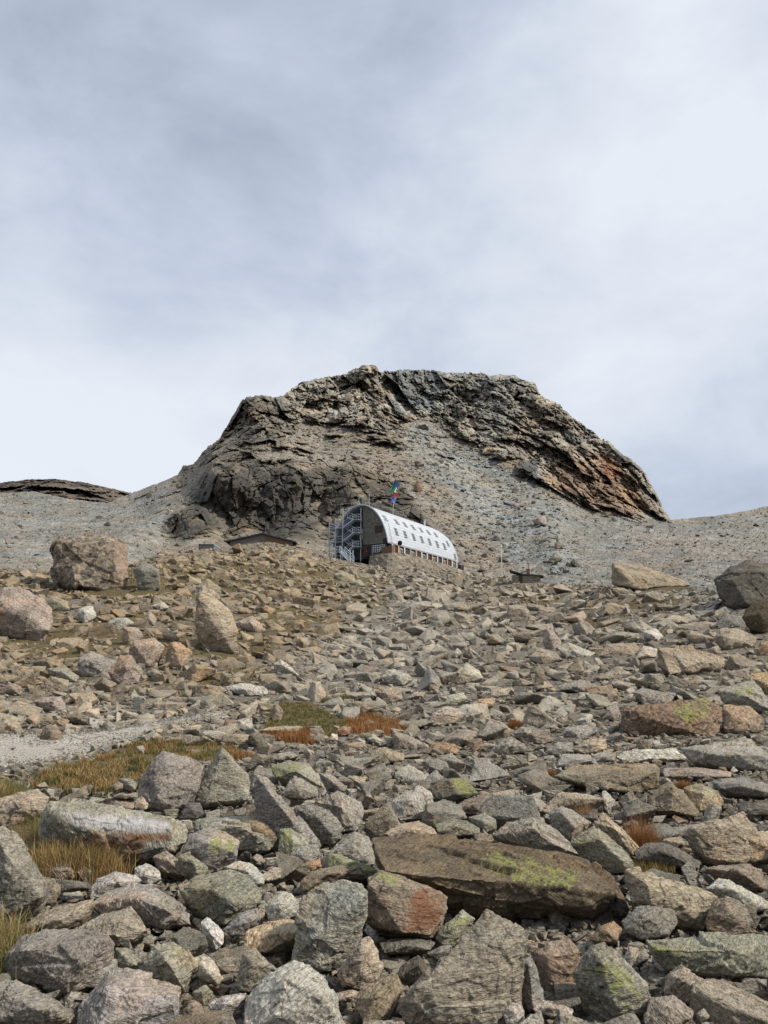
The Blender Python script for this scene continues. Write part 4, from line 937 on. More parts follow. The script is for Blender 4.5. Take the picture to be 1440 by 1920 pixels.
def hull_mesh(pts, voxel, smooth_f=0.0):
    """Convex hull -> even voxel mesh: closed, solid, slightly worn edges."""
    bm = bmesh.new()
    for p in pts: bm.verts.new(p)
    r = bmesh.ops.convex_hull(bm, input=bm.verts)
    for g in ('geom_interior', 'geom_unused'):
        dv = [v for v in r[g] if isinstance(v, bmesh.types.BMVert) and v.is_valid]
        bmesh.ops.delete(bm, geom=dv, context='VERTS') if dv else None
    me = bpy.data.meshes.new('tmp'); bm.to_mesh(me); bm.free()
    ob = bpy.data.objects.new('tmp', me); col.objects.link(ob)
    md = ob.modifiers.new('r', 'REMESH'); md.mode = 'VOXEL'; md.voxel_size = voxel; md.adaptivity = 0
    dg = bpy.context.evaluated_depsgraph_get(); dg.update()
    ev = ob.evaluated_get(dg); m2 = ev.to_mesh()
    n = len(m2.vertices)
    co = np.empty(n * 3, np.float32); m2.vertices.foreach_get('co', co)
    nm = np.empty(n * 3, np.float32); m2.vertices.foreach_get('normal', nm)
    k = len(m2.polygons)
    lt = np.empty(k, np.int32); m2.polygons.foreach_get('loop_total', lt)
    li = np.empty(len(m2.loops), np.int32); m2.loops.foreach_get('vertex_index', li)
    ev.to_mesh_clear()
    bpy.data.objects.remove(ob); bpy.data.meshes.remove(me)
    if not (lt == 4).all():
        ls = np.concatenate([[0], np.cumsum(lt)[:-1]])
        q = lt == 4
        F4 = li[ls[q][:, None] + np.arange(4)]
    else: F4 = li.reshape(-1, 4)
    return co.reshape(-1, 3).astype(float), nm.reshape(-1, 3).astype(float), F4


def roughen(co, nm, size, seed, amt=1.0):
    """Chips, layering steps and grit on a worn hull."""
    r = np.random.RandomState(seed)
    a = r.rand(3) * 6.28
    d = np.array([math.sin(a[0]) * .35, math.sin(a[1]) * .35, 1.0]); d /= np.linalg.norm(d)   # bedding direction
    s = size
    q = co / s + r.rand(3) * 50
    along = q @ d
    lay = np.stack([along * 9 + 1.6 * fbm(q * 2.5, 2, seed + 3), q[:, 0] * 1.2, q[:, 1] * 1.2], 1)
    f1 = facets(q * np.array([1.7, 1.7, 2.6]), seed)
    f2 = facets(q * np.array([6.5, 6.5, 10.0]), seed + 20)
    f3 = facets(q * np.array([17., 17., 26.0]), seed + 25)
    n1 = fbm(q * 2.2, 3, seed + 40); n2 = fbm(q * 14, 3, seed + 50)
    step = vnoise(lay, seed + 60)
    side = 1 - np.abs(nm @ d)
    disp = .030 * f1 + .013 * f2 + .006 * f3 + .007 * n1 + .005 * n2 + .018 * step * side
    return co + nm * (disp * s * amt)[:, None]


KEYS = []       # (outline in picture, Y, label, kind, centre, width)


def build_key_rocks():
    lines = [l for l in ROCKS.strip().split('\n') if l.strip()]
    for li, line in enumerate(lines):
        reg, cn, kind, label, out, ridge, opts = line.split('|')
        ox, oy, sc = REG[reg]
        P = [tuple(float(v) for v in t.split(',')) for t in out.split()]
        P = [(ox + x / sc, oy + y / sc) for x, y in P]
        Rg = [tuple(float(v) for v in t.split(',')) for t in ridge.split()]
        Rg = [(ox + x / sc, oy + y / sc) for x, y in Rg]
        T = .7; Y0 = None; lean = False; lich = False; half = False; paints = []
        for o in opts.split():
            if o.startswith('paint'):
                ch = 'RGB'.index(o[5]); pp = [tuple(float(v) for v in t.split(',')) for t in o[7:].split(';')]
                paints.append((ch, [(ox + x / sc, oy + y / sc) for x, y in pp]))
            elif o == 'lean': lean = True
            elif o == 'lich': lich = True
            elif o == 'half': half = True
            elif o[0] == 't': T = float(o[1:])
            elif o[0] == 'y': Y0 = float(o[1:])
        P = np.array(P); Rg = np.array(Rg)
        x0, x1, y0, y1 = P[:, 0].min(), P[:, 0].max(), P[:, 1].min(), P[:, 1].max()
        cx = .5 * (x0 + x1)
        bx = P[P[:, 1] > y1 - .15 * (y1 - y0), 0].mean()
        if Y0 is None: Y0 = float(ground_Y(bx, y1 - .06 * (y1 - y0)))
        if Y0 > 170:                       # blocks on the mountain: set them on its surface
            jj = int(np.argmin(np.abs(MT['x'][0] - bx))); ii = int(np.argmin(np.abs(MT['y'][:, jj] - (y1 - 1))))
            Y0 = float(MT['P'][ii, jj, 1]) - .45 * (x1 - x0) / F * Y0
        w = (x1 - x0) / F * Y0; h = (y1 - y0) / F * Y0
        th = T * max(w, .8 * h)
        th = min(th, 1.4 * h + .35 * w)
        f = (y1 - P[:, 1]) / (y1 - y0)
        if lean: t = .40 + .50 * f
        else: t = .12 + .75 * f
        r2 = random.Random(li * 13 + 5)
        tj = np.array([r2.uniform(-.015, .015) for _ in P])
        pts = list(at(P[:, 0], P[:, 1], Y0 + (t + tj) * th))
        # front facets
        fr = (y1 - Rg[:, 1]) / (y1 - y0)
        trr = (-.12 + 0 * fr if lean else -.12 + .42 * fr)
        pts += list(at(Rg[:, 0], Rg[:, 1], Y0 + trr * th))
        # hidden back and foot, so the thing is a closed solid standing in the ground
        c = P.mean(0)
        back = c + (P - c) * .80
        Yb = Y0 + (t * .3 + .95) * th
        B = at(back[:, 0], back[:, 1], Yb)
        foot = B.copy(); foot[:, 2] = at(bx, y1, Y0)[2] - .12 * h
        pts += list(B)
        pts.append(at(c[0] - .3 * (x1 - x0), y1, Y0 + .8 * th)); pts.append(at(c[0] + .3 * (x1 - x0), y1, Y0 + .8 * th))
        pts = np.array(pts)
        near = Y0 < 16
        px_w = max(x1 - x0, y1 - y0)
        vox = max(th, w, h) / min(190, max(18, px_w / 1.7))
        vox = min(vox, min(w, h, th) / 7)
        origin = np.array([pts[:, 0].mean(), pts[:, 1].mean(), pts[:, 2].min()])
        co, nm, F4 = hull_mesh(pts - origin, vox)
        size = (w * h) ** .5 * 1.1
        co = roughen(co, nm, size, li + 7)
        px, py = pix(co + origin)
        pa = np.zeros((len(co), 4)); pa[:, 3] = 1
        for ch, poly in paints:
            pa[:, ch] = np.maximum(pa[:, ch], soft_mask(px, py, [poly], px_w * .02))
        if lich: pa[:, 3] = np.where(nm[:, 0] < .6, .15, .85); pa[:, 0] = .35 * (nm[:, 0] > .6)
        if half: pa[:, 3] = 1 - np.clip((px - 740) / 300, 0, .4)
        me = new_mesh(kind, co, F4, [M_ROCK if Y0 < 16 else M_ROCK_MID], True, {'paint': pa})
        o = link(kind, me, None, origin)
        j = np.array([r2.uniform(.9, 1.1)] * 3) * np.array([1, r2.uniform(.97, 1.03), r2.uniform(.94, 1.06)])
        o.color = (*[float(v) for v in np.array(COL[cn]) * j], 1)
        nm_cat = {'boulder': 'boulder', 'rock': 'rock', 'slab': 'rock slab', 'stone': 'stone'}[kind]
        o.name = {'boulder': 'boulder', 'rock': 'rock', 'slab': 'rock_slab', 'stone': 'stone'}[kind]
        tag(o, label, nm_cat, 'boulders and rocks strewn over the slope')
        KEYS.append(dict(poly=[tuple(p) for p in P], Y=Y0, label=label, kind=kind, c=(cx, .5 * (y0 + y1)), y1=y1, w=px_w, th=th, box=(x0, x1, y0, y1)))


build_key_rocks()
# ------------------------------------------------------------------ rubble
def proto_points(r, flat):
    n = r.randint(8, 13)
    p = r.normal(size=(n, 3)); p /= np.linalg.norm(p, axis=1)[:, None]
    p = np.sign(p) * np.abs(p) ** .45                 # boxy
    p *= np.array([.5, r.uniform(.26, .42), r.uniform(*flat)]) * r.uniform(.78, 1.08, (n, 1))
    return p


def hull_tris(pts, bevel=0.0):
    bm = bmesh.new()
    for p in pts: bm.verts.new(p)
    r = bmesh.ops.convex_hull(bm, input=bm.verts)
    dv = [v for v in bm.verts if not v.link_faces]
    bmesh.ops.delete(bm, geom=dv, context='VERTS') if dv else None
    if bevel:
        bmesh.ops.dissolve_limit(bm, angle_limit=.12, verts=bm.verts, edges=bm.edges)
        bmesh.ops.bevel(bm, geom=list(bm.edges), offset=bevel, segments=1, affect='EDGES', profile=.5)
    bmesh.ops.triangulate(bm, faces=bm.faces)
    bm.verts.index_update()
    V = np.array([v.co[:] for v in bm.verts]); T = np.array([[v.index for v in f.verts] for f in bm.faces])
    bm.free()
    return V, T


rp = np.random.RandomState(5)
PROTO_HI, PROTO_MID, PROTO_LO = [], [], []
for k in range(26):
    pts = proto_points(rp, (.09, .30))
    co, nm, F4 = hull_mesh(pts, .021)
    co = roughen(co, nm, .62, 300 + k)
    PROTO_HI.append((co, F4))
for k in range(40):
    V, T = hull_tris(proto_points(rp, (.13, .38)), .018)
    PROTO_MID.append((V, T))
for k in range(60):
    V, T = hull_tris(proto_points(rp, (.10, .36)))
    PROTO_LO.append((V, T))


def rot_mats(yaw, tilt, taz, roll=None):
    """Stack of rotations: yaw about Z, then a tilt about a horizontal axis."""
    n = len(yaw)
    c, s = np.cos(yaw), np.sin(yaw)
    Z = np.zeros((n, 3, 3)); Z[:, 0, 0] = c; Z[:, 0, 1] = -s; Z[:, 1, 0] = s; Z[:, 1, 1] = c; Z[:, 2, 2] = 1
    ax = np.stack([np.cos(taz), np.sin(taz), 0 * taz], 1)
    K = np.zeros((n, 3, 3)); K[:, 0, 2] = ax[:, 1]; K[:, 1, 2] = -ax[:, 0]; K[:, 2, 0] = -ax[:, 1]; K[:, 2, 1] = ax[:, 0]
    st, ct = np.sin(tilt)[:, None, None], np.cos(tilt)[:, None, None]
    T = np.eye(3)[None] + st * K + (1 - ct) * (K @ K)
    return T @ Z


PAL = [('grey', 30), ('tan', 22), ('pale', 16), ('brown', 10), ('pink', 10), ('green', 5), ('blue', 5), ('slate', 3), ('white', 3), ('orange', 1.2), ('dark', 2), ('purple', 4)]
PN = [p[0] for p in PAL]; PW = np.array([p[1] for p in PAL]); PW = PW / PW.sum()


def scatter_mesh(name, protos, P, L, yaw, tilt, taz, colr, mat, smooth, zlift=.0, sq=None):
    """All rocks of one batch baked into one mesh (only used for uncountable rubble)."""
    n = len(P)
    R = rot_mats(yaw, tilt, taz)
    which = rs.randint(0, len(protos), n)
    VS, FS, CS = [], [], []; base = 0
    for k, (V, T) in enumerate(protos):
        idx = np.nonzero(which == k)[0]
        if not len(idx): continue
        s = L[idx][:, None, None]
        W = np.einsum('nij,vj->nvi', R[idx], V) * s
        W += P[idx][:, None]
        nv = len(V)
        FS.append((T[None] + base + (np.arange(len(idx)) * nv)[:, None, None]).reshape(-1, T.shape[1]))
        VS.append(W.reshape(-1, 3)); CS.append(np.repeat(colr[idx], nv, 0)); base += nv * len(idx)
    me = new_mesh(name, np.concatenate(VS), np.concatenate(FS), [mat], smooth, {'tint': np.concatenate(CS)})
    return link(name, me)


def in_any(x, y, polys):
    t = np.zeros(len(x), bool)
    for p in polys: t |= inpoly(x, y, p)
    return t


MED = [(1000, 8.5), (1060, 11), (1130, 16), (1200, 21), (1300, 26), (1400, 31), (1500, 40), (1600, 48), (1750, 68), (1920, 88), (2300, 150)]


def build_rubble():
    X, Yp, LP = [], [], []
    bands = [(1010, 1060, 2.3), (1060, 1130, 2.6), (1130, 1200, 2.9), (1200, 1300, 2.9), (1300, 1400, 2.8), (1400, 1500, 2.2), (1500, 1650, 2.6), (1650, 1950, 2.8), (1950, 2300, 2.2)]
    for y0, y1, cov in bands:
        m = lerp(MED, .5 * (y0 + y1))
        area = .62 * m * m * (.75 if y0 > 1500 else .42)
        n = int(2280 * (y1 - y0) * cov / area)
        x = rs.uniform(-420, 1860, n); y = rs.uniform(y0, y1, n)
        lp = lerp(MED, y) * np.exp(rs.normal(0, .58, n)) * .92
        lp = np.clip(lp, 4.2, lerp([(1000, 45), (1200, 60), (1400, 95), (1600, 140), (1920, 175), (2300, 200)], y))
        X.append(x); Yp.append(y); LP.append(lp)
    x = np.concatenate(X); y = np.concatenate(Yp); lp = np.concatenate(LP)
    keep = y > crest_y(x) + 1
    lp = np.where(y < crest_y(x) + 14, np.minimum(lp, 15), lp)
    shed = (y < crest_y(x) + 10) & (((x > 362) & (x < 560)) | ((x > 945) & (x < 1020)) | ((x > 625) & (x < 700)))
    lp = np.where(shed, np.minimum(lp, 7), lp)
    # bare turf, footpath and grass carry few rocks
    pd = path_dist(x, y)
    keep &= ~((pd < .85) & (rs.rand(len(x)) < .985)) & ~((pd < 1.1) & (rs.rand(len(x)) < .6))
    lp = np.where((x < 330) & (y > 1360) & (y < 1500), np.minimum(lp, 26), lp)
    keep &= ~in_any(x, y, list(GRASS.values())) | (rs.rand(len(x)) < .05)
    tf = np.zeros(len(x)); mid = y < 1420
    tf[mid] = turf_amount(x[mid], y[mid])
    keep &= rs.rand(len(x)) > tf * .62
    # finer, lighter debris strip in the middle gully
    # keep clear of the hand-built rocks
    for k in KEYS:
        bx = k['box']
        m = (x > bx[0] - 4) & (x < bx[1] + 4) & (y > bx[2] - 4) & (y < bx[3] + 60) & keep
        ix = np.nonzero(m)[0]
        if not len(ix): continue
        pl = k['poly']
        bad = inpoly(x[ix], y[ix], pl) | inpoly(x[ix] - lp[ix] * .28, y[ix] - lp[ix] * .2, pl) | inpoly(x[ix] + lp[ix] * .28, y[ix] - lp[ix] * .2, pl) | inpoly(x[ix], y[ix] - lp[ix] * .34, pl)
        keep[ix[bad]] = False
    x, y, lp = x[keep], y[keep], lp[keep]
    # dart throwing: larger rocks first, no two centres closer than about a third of their sizes
    order = np.argsort(-lp); x, y, lp = x[order], y[order], lp[order]
    ok = np.ones(len(x), bool)
    cell = {}
    for i in range(len(x)):
        cs = 60 if y[i] > 1350 else 24
        key = (int(x[i] // cs), int(y[i] // cs), cs)
        bad = False
        for a in (-1, 0, 1):
            for b in (-1, 0, 1):
                for (xj, yj, lj) in cell.get((key[0] + a, key[1] + b, cs), ()):
                    d = math.hypot(x[i] - xj, (y[i] - yj) * 1.7)
                    if d < (.30 if y[i] > 1450 else .20) * (lj + lp[i] * .5): bad = True; break
                if bad: break
            if bad: break
        if bad: ok[i] = False
        else: cell.setdefault(key, []).append((x[i], y[i], lp[i]))
    x, y, lp = x[ok], y[ok], lp[ok]
    n = len(x)
    Y = ground_Y(x, y); L = lp * Y / F
    P = at(x, y, Y)
    rnd = rs.rand(n)
    P[:, 2] += L * rs.uniform(-.10, .06, n)
    ci = rs.choice(len(PN), n, p=PW)
    # patches of like colour
    g = fbm(P * .25, 2, 77)
    C = np.array([COL[PN[c]] for c in ci])
    C = C * (rs.uniform(.8, 1.16, (n, 1))) * .93
    base = np.where((y < 1420)[:, None], np.array([.29, .255, .195]), np.array([.25, .232, .19]))
    C = C * .6 + base * .42
    rgt = np.clip((x - 1240) / 120, 0, 1) * np.clip((1190 - y) / 60, 0, 1)
    C = C * (1 - rgt[:, None] * .7) + np.array([.27, .275, .27]) * rgt[:, None] * .7
    lf = np.clip((1330 - y) / 60, 0, 1) * np.clip((700 - x) / 200, 0, 1) + np.clip((1180 - y) / 60, 0, 1) * np.clip((1240 - x) / 80, 0, 1)
    lf = np.clip(lf, 0, 1)[:, None]
    C = C * (1 - .35 * lf) + np.array([.30, .25, .18]) * .35 * lf
    gu = soft_mask(x, y, [[(560, 1240), (690, 1160), (760, 1080), (860, 1150), (930, 1300), (880, 1380), (700, 1350)]], 25)[:, None] * .5
    C = C * (1 - gu) + np.array([.29, .27, .235]) * gu
    dk = soft_mask(x, y, [[(-200, 1060), (500, 1010), (680, 1060), (640, 1200), (450, 1290), (-200, 1340)]], 30)[:, None]
    C = C * (1 - dk * np.array([.10, .16, .24]))
    C *= (1 + .20 * g[:, None])
    yaw = rs.normal(0, .8, n) + np.pi * rs.randint(0, 2, n)
    tilt = np.abs(rs.normal(0, .5, n)); tilt = np.where(rs.rand(n) < np.where(y > 1400, .22, .08), tilt + rs.uniform(.3, 1.0, n), tilt); taz = rs.uniform(0, 6.28, n)
    vis = (x > 0) & (x < 1440) & (y < 1935)
    # the largest in view become individual things
    N_IND = 300 - len(KEYS)
    big = np.nonzero(vis)[0]
    big = big[np.argsort(-lp[big])][:N_IND]
    ind = np.zeros(n, bool); ind[big] = True
    meshes = []
    for k, (V, T) in enumerate(PROTO_HI):
        meshes.append(new_mesh('rock', V, T, [M_ROCK], True, {'paint': np.tile(np.array([0, 0, 0, .9]), (len(V), 1))}))
    R = rot_mats(yaw, tilt, taz)
    seen = set(k['label'] for k in KEYS)
    CN = dict(grey='grey', tan='tan', pale='pale', brown='brown', pink='pinkish', green='greenish', blue='bluish grey', slate='slate grey', white='whitish', orange='orange', dark='dark', purple='purple brown')
    ctr = np.array([k['c'] for k in KEYS])
    NOUNS = set('boulder rock slab stone block cairn grass tufts edge face skyline overhang tuft piece outcrop footpath slope hut scree terrace end top underside rubble beneath bottom corner'.split())
    for i in big:
        V, T = PROTO_HI[0]
        mi = rs.randint(len(meshes))
        o = bpy.data.objects.new('rock', meshes[mi]); col.objects.link(o)
        o.matrix_world = Matrix.Translation(Vector(P[i])) @ Matrix(R[i].tolist()).to_4x4() @ Matrix.Scale(L[i], 4)
        o.color = (*[float(v) for v in C[i]], 1)
        d = np.hypot(ctr[:, 0] - x[i], (ctr[:, 1] - y[i]) * 1.3)
        od = np.argsort(d)
        zdim = (PROTO_HI[mi][0][:, 2].max() - PROTO_HI[mi][0][:, 2].min())
        shape = 'flat' if zdim < .36 else ('blocky' if zdim > .52 else 'angular')
        if tilt[i] > .7: shape = 'upturned ' + shape
        def rel(j):
            dx, dy = x[i] - ctr[j, 0], y[i] - ctr[j, 1]
            r_ = ('right of' if dx > 0 else 'left of') if abs(dx) > abs(dy) * 1.1 else ('above' if dy < 0 else 'below')
            return r_, KEYS[j]['label']
        def short(s):
            w = s.split()
            for q in range(2, min(11, len(w) + 1)):
                p = ' '.join(w[:q])
                if w[q - 1] in NOUNS and sum((' ' + k_['label'] + ' ').count(' ' + p + ' ') for k_ in KEYS) == 1: return p
            return s
        lab = None
        for q in range(12):
            r_, kl = rel(od[q])
            sz = 'small ' if lp[i] < 70 else ('large ' if lp[i] > 130 else '')
            cand = f"{sz}{CN[PN[ci[i]]]} {shape} rock just {r_} the {short(kl)}"
            if len(cand.split()) <= 16 and cand not in seen: lab = cand; break
        if lab is None: lab = ' '.join((cand + f' at the {"left" if x[i] < 480 else "right" if x[i] > 960 else "middle"}').split()[-16:])
        seen.add(lab)
        tag(o, lab, 'rock', 'boulders and rocks strewn over the slope')
    rest = ~ind
    for nm_, sel, protos, mat, sm in (('rubble', rest & (lp > 42), PROTO_HI, M_ROCK_STUFF, True), ('rubble', rest & (lp <= 42) & (lp > 11), PROTO_MID, M_ROCK_STUFF, False),
                                      ('rubble', rest & (lp <= 11), PROTO_LO, M_ROCK_STUFF, False)):
        o = scatter_mesh(nm_, protos, P[sel], L[sel], yaw[sel], tilt[sel], taz[sel], C[sel], mat, sm)
        tag(o, kind='stuff')
    # small debris filling every gap between the rocks
    m = 42000
    gx = rs.uniform(-200, 1640, m); u = rs.rand(m); gy = 1040 + (2100 - 1040) * u
    k = (gy > crest_y(gx) + 2) & ((path_dist(gx, gy) > .95) | (rs.rand(m) < .25))
    tfm = np.zeros(m); q = gy < 1420; tfm[q] = turf_amount(gx[q], gy[q])
    k &= rs.rand(m) > tfm * .9
    k &= ~in_any(gx, gy, list(GRASS.values()))
    gx, gy = gx[k], gy[k]; m = len(gx)
    Y2 = ground_Y(gx, gy)
    lp2 = lerp([(1040, 4), (1200, 6), (1400, 9), (1600, 17), (1920, 30), (2100, 36)], gy) * np.exp(rs.normal(0, .4, m))
    L2 = lp2 * Y2 / F
    P2 = at(gx, gy, Y2)
    P2[:, 2] += np.interp(Y2, [2, 12, 18], [-.12, -.12, -.01]) + rs.uniform(-.3, .3, m) * L2
    C2 = np.array([COL[PN[c]] for c in rs.choice(len(PN), m, p=PW)]) * rs.uniform(.7, 1.1, (m, 1)) * .6 + np.array([.20, .18, .145]) * .30
    s = lp2 > 16
    for sel, protos in ((s, PROTO_MID), (~s, PROTO_LO)):
        o = scatter_mesh('debris', protos, P2[sel], L2[sel], rs.uniform(0, 6.28, sel.sum()), np.abs(rs.normal(0, .4, sel.sum())), rs.uniform(0, 6.28, sel.sum()), C2[sel], M_ROCK_STUFF, False)
        tag(o, kind='stuff')
    # gravel on the path
    m = 9000
    t = rs.rand(m); pp = np.array(PATH, float)
    seg = np.concatenate([[0], np.cumsum(np.hypot(np.diff(pp[:, 0]), np.diff(pp[:, 1]) * 2))]); seg /= seg[-1]
    gx = np.interp(t, seg, pp[:, 0]); gw = np.interp(t, seg, pp[:, 2]); s_ = rs.uniform(-1.15, 1.15, m); s_ = np.sign(s_) * np.abs(s_) ** .8
    gy = np.interp(t, seg, pp[:, 1]) + s_ * gw
    P3 = surf(gx, gy); lp3 = rs.uniform(1.5, 4.2, m) * np.exp(rs.normal(0, .35, m)); L3 = lp3 * P3[:, 1] / F
    P3[:, 2] += .02
    C3 = np.array([.30, .285, .25]) * rs.uniform(.6, 1.35, (m, 1))
    o = scatter_mesh('gravel', PROTO_LO, P3, L3, rs.uniform(0, 6.28, m), np.abs(rs.normal(0, .4, m)), rs.uniform(0, 6.28, m), C3, M_ROCK_STUFF, False)
    tag(o, kind='stuff')


build_rubble()


def build_scree():
    """Loose blocks on the scree fans of the mountain."""
    PM, X, Yp, cm = MT['P'], MT['x'], MT['y'], MT['cm']
    ny, nx = X.shape
    for name, n, l0, l1, sig, big in (('scree', 60000, 2.0, 3.2, .4, 0), ('scree', 26000, 4.0, 7.5, .5, 1)):
        i = rs.randint(2, ny - 2, n); j = rs.randint(0, nx, n)
        c = cm[i, j]
        k = rs.rand(n) > c * .97
        if big:
            xx, yy = X[i, j], Yp[i, j]
            dens = .20 + .7 * soft_mask(xx, yy, [[(540, 790), (760, 790), (960, 880), (1060, 940), (1080, 1080), (860, 1070), (760, 950), (600, 880)]], 10)
            k &= rs.rand(n) < dens
        k &= (Yp[i, j] > lerp(SKY, X[i, j]) + (7 if big else 2))
        i, j = i[k], j[k]; n = len(i)
        P = PM[i, j].copy()
        lp = rs.uniform(l0, l1, n) * np.exp(rs.normal(0, sig, n))
        L = lp * P[:, 1] / F
        c0 = mtn_colour(X[i, j], Yp[i, j], P)
        C = c0 * rs.uniform(.5, 1.35, (n, 1)) * (1 + rs.normal(0, .04, (n, 3)))
        P[:, 2] += L * .06
        o = scatter_mesh(name, PROTO_LO, P, L, rs.uniform(0, 6.28, n), np.abs(rs.normal(0, .4, n)) + .1, rs.uniform(0, 6.28, n), C, M_ROCK_FAR, False)
        tag(o, kind='stuff')


build_scree()


# ------------------------------------------------------------------ grass
def blades(pos, h, w, lean, colr, seg=3):
    """Curved tapering blades: three segments each, a narrow solid strip with a crease."""
    n = len(pos)
    az = rs.uniform(0, 6.28, n)
    dx, dy = np.cos(az), np.sin(az)
    V, F_, = [], []
    t = np.linspace(0, 1, seg + 1)
    out = np.zeros((n, seg + 1, 2, 3))
    sx, sy = -dy, dx
    for k, tk in enumerate(t):
        cx = pos[:, 0] + dx * lean * h * tk ** 2; cy = pos[:, 1] + dy * lean * h * tk ** 2; cz = pos[:, 2] + h * (tk - .25 * lean * tk ** 2)
        ww = w * (1 - .85 * tk)
        for s, q in ((0, -1), (1, 1)):
            out[:, k, s, 0] = cx + sx * ww * q; out[:, k, s, 1] = cy + sy * ww * q; out[:, k, s, 2] = cz
    V = out.reshape(-1, 3)
    b = (np.arange(n) * (seg + 1) * 2)[:, None, None]
    f = np.array([[2 * k, 2 * k + 1, 2 * k + 3, 2 * k + 2] for k in range(seg)])[None]
    Fc = (b + f).reshape(-1, 4)
    C = np.repeat(colr[:, None], (seg + 1) * 2, 1)
    C = C.reshape(-1, 3)
    return V, Fc, C


gm = NT('grass_blade')
gt = gm.n('ShaderNodeAttribute', attribute_name='tint').outputs['Color']
gm.put(gm.b.inputs['Base Color'], gt)
gm.b.inputs['Roughness'].default_value = .7
tr = gm.n('ShaderNodeBsdfTranslucent'); gm.l(gt, tr.inputs[0])
mx = gm.n('ShaderNodeMixShader'); mx.inputs[0].default_value = .25
gm.l(gm.b.outputs[0], mx.inputs[1]); gm.l(tr.outputs[0], mx.inputs[2]); gm.l(mx.outputs[0], gm.out.inputs[0])
M_GRASS = gm.m
GC = dict(rust=((.22, .085, .028), (.30, .15, .055)), gold=((.24, .155, .055), (.32, .23, .10)), green=((.085, .09, .026), (.15, .14, .045)), straw=((.42, .34, .18), (.34, .26, .12)))


def gcol(n, mixw):
    ks = list(mixw); p = np.array([mixw[k] for k in ks], float); p /= p.sum()
    c = rs.choice(len(ks), n, p=p); t = rs.rand(n, 1)
    a = np.array([GC[k][0] for k in ks])[c]; b = np.array([GC[k][1] for k in ks])[c]
    return a * (1 - t) + b * t


def grass_field(poly, n, h, mixw, lean=.7, w=.004, clump=30, green_bias=None):
    xs = [p[0] for p in poly]; ys = [p[1] for p in poly]
    kc = max(4, n // clump)
    cx = rs.uniform(min(xs), max(xs), kc * 4); cy = rs.uniform(min(ys), max(ys), kc * 4)
    m = inpoly(cx, cy, poly); cx, cy = cx[m][:kc], cy[m][:kc]
    P0 = surf(cx, cy)
    idx = rs.randint(0, len(cx), n)
    P = P0[idx].copy(); sp = h * .35
    P[:, 0] += rs.normal(0, sp, n); P[:, 1] += rs.normal(0, sp * 1.2, n); P[:, 2] -= .05
    hs = h * rs.uniform(.45, 1.15, n) * (rs.uniform(.6, 1.2, len(cx))[idx])
    hue = rs.rand(len(cx))[idx]
    c = gcol(n, mixw)
    if green_bias is not None:
        g = (hue < green_bias)
        c[g] = gcol(int(g.sum()), dict(green=6, gold=1))
    return blades(P, hs, np.full(n, w), rs.uniform(.1, lean, n), c)


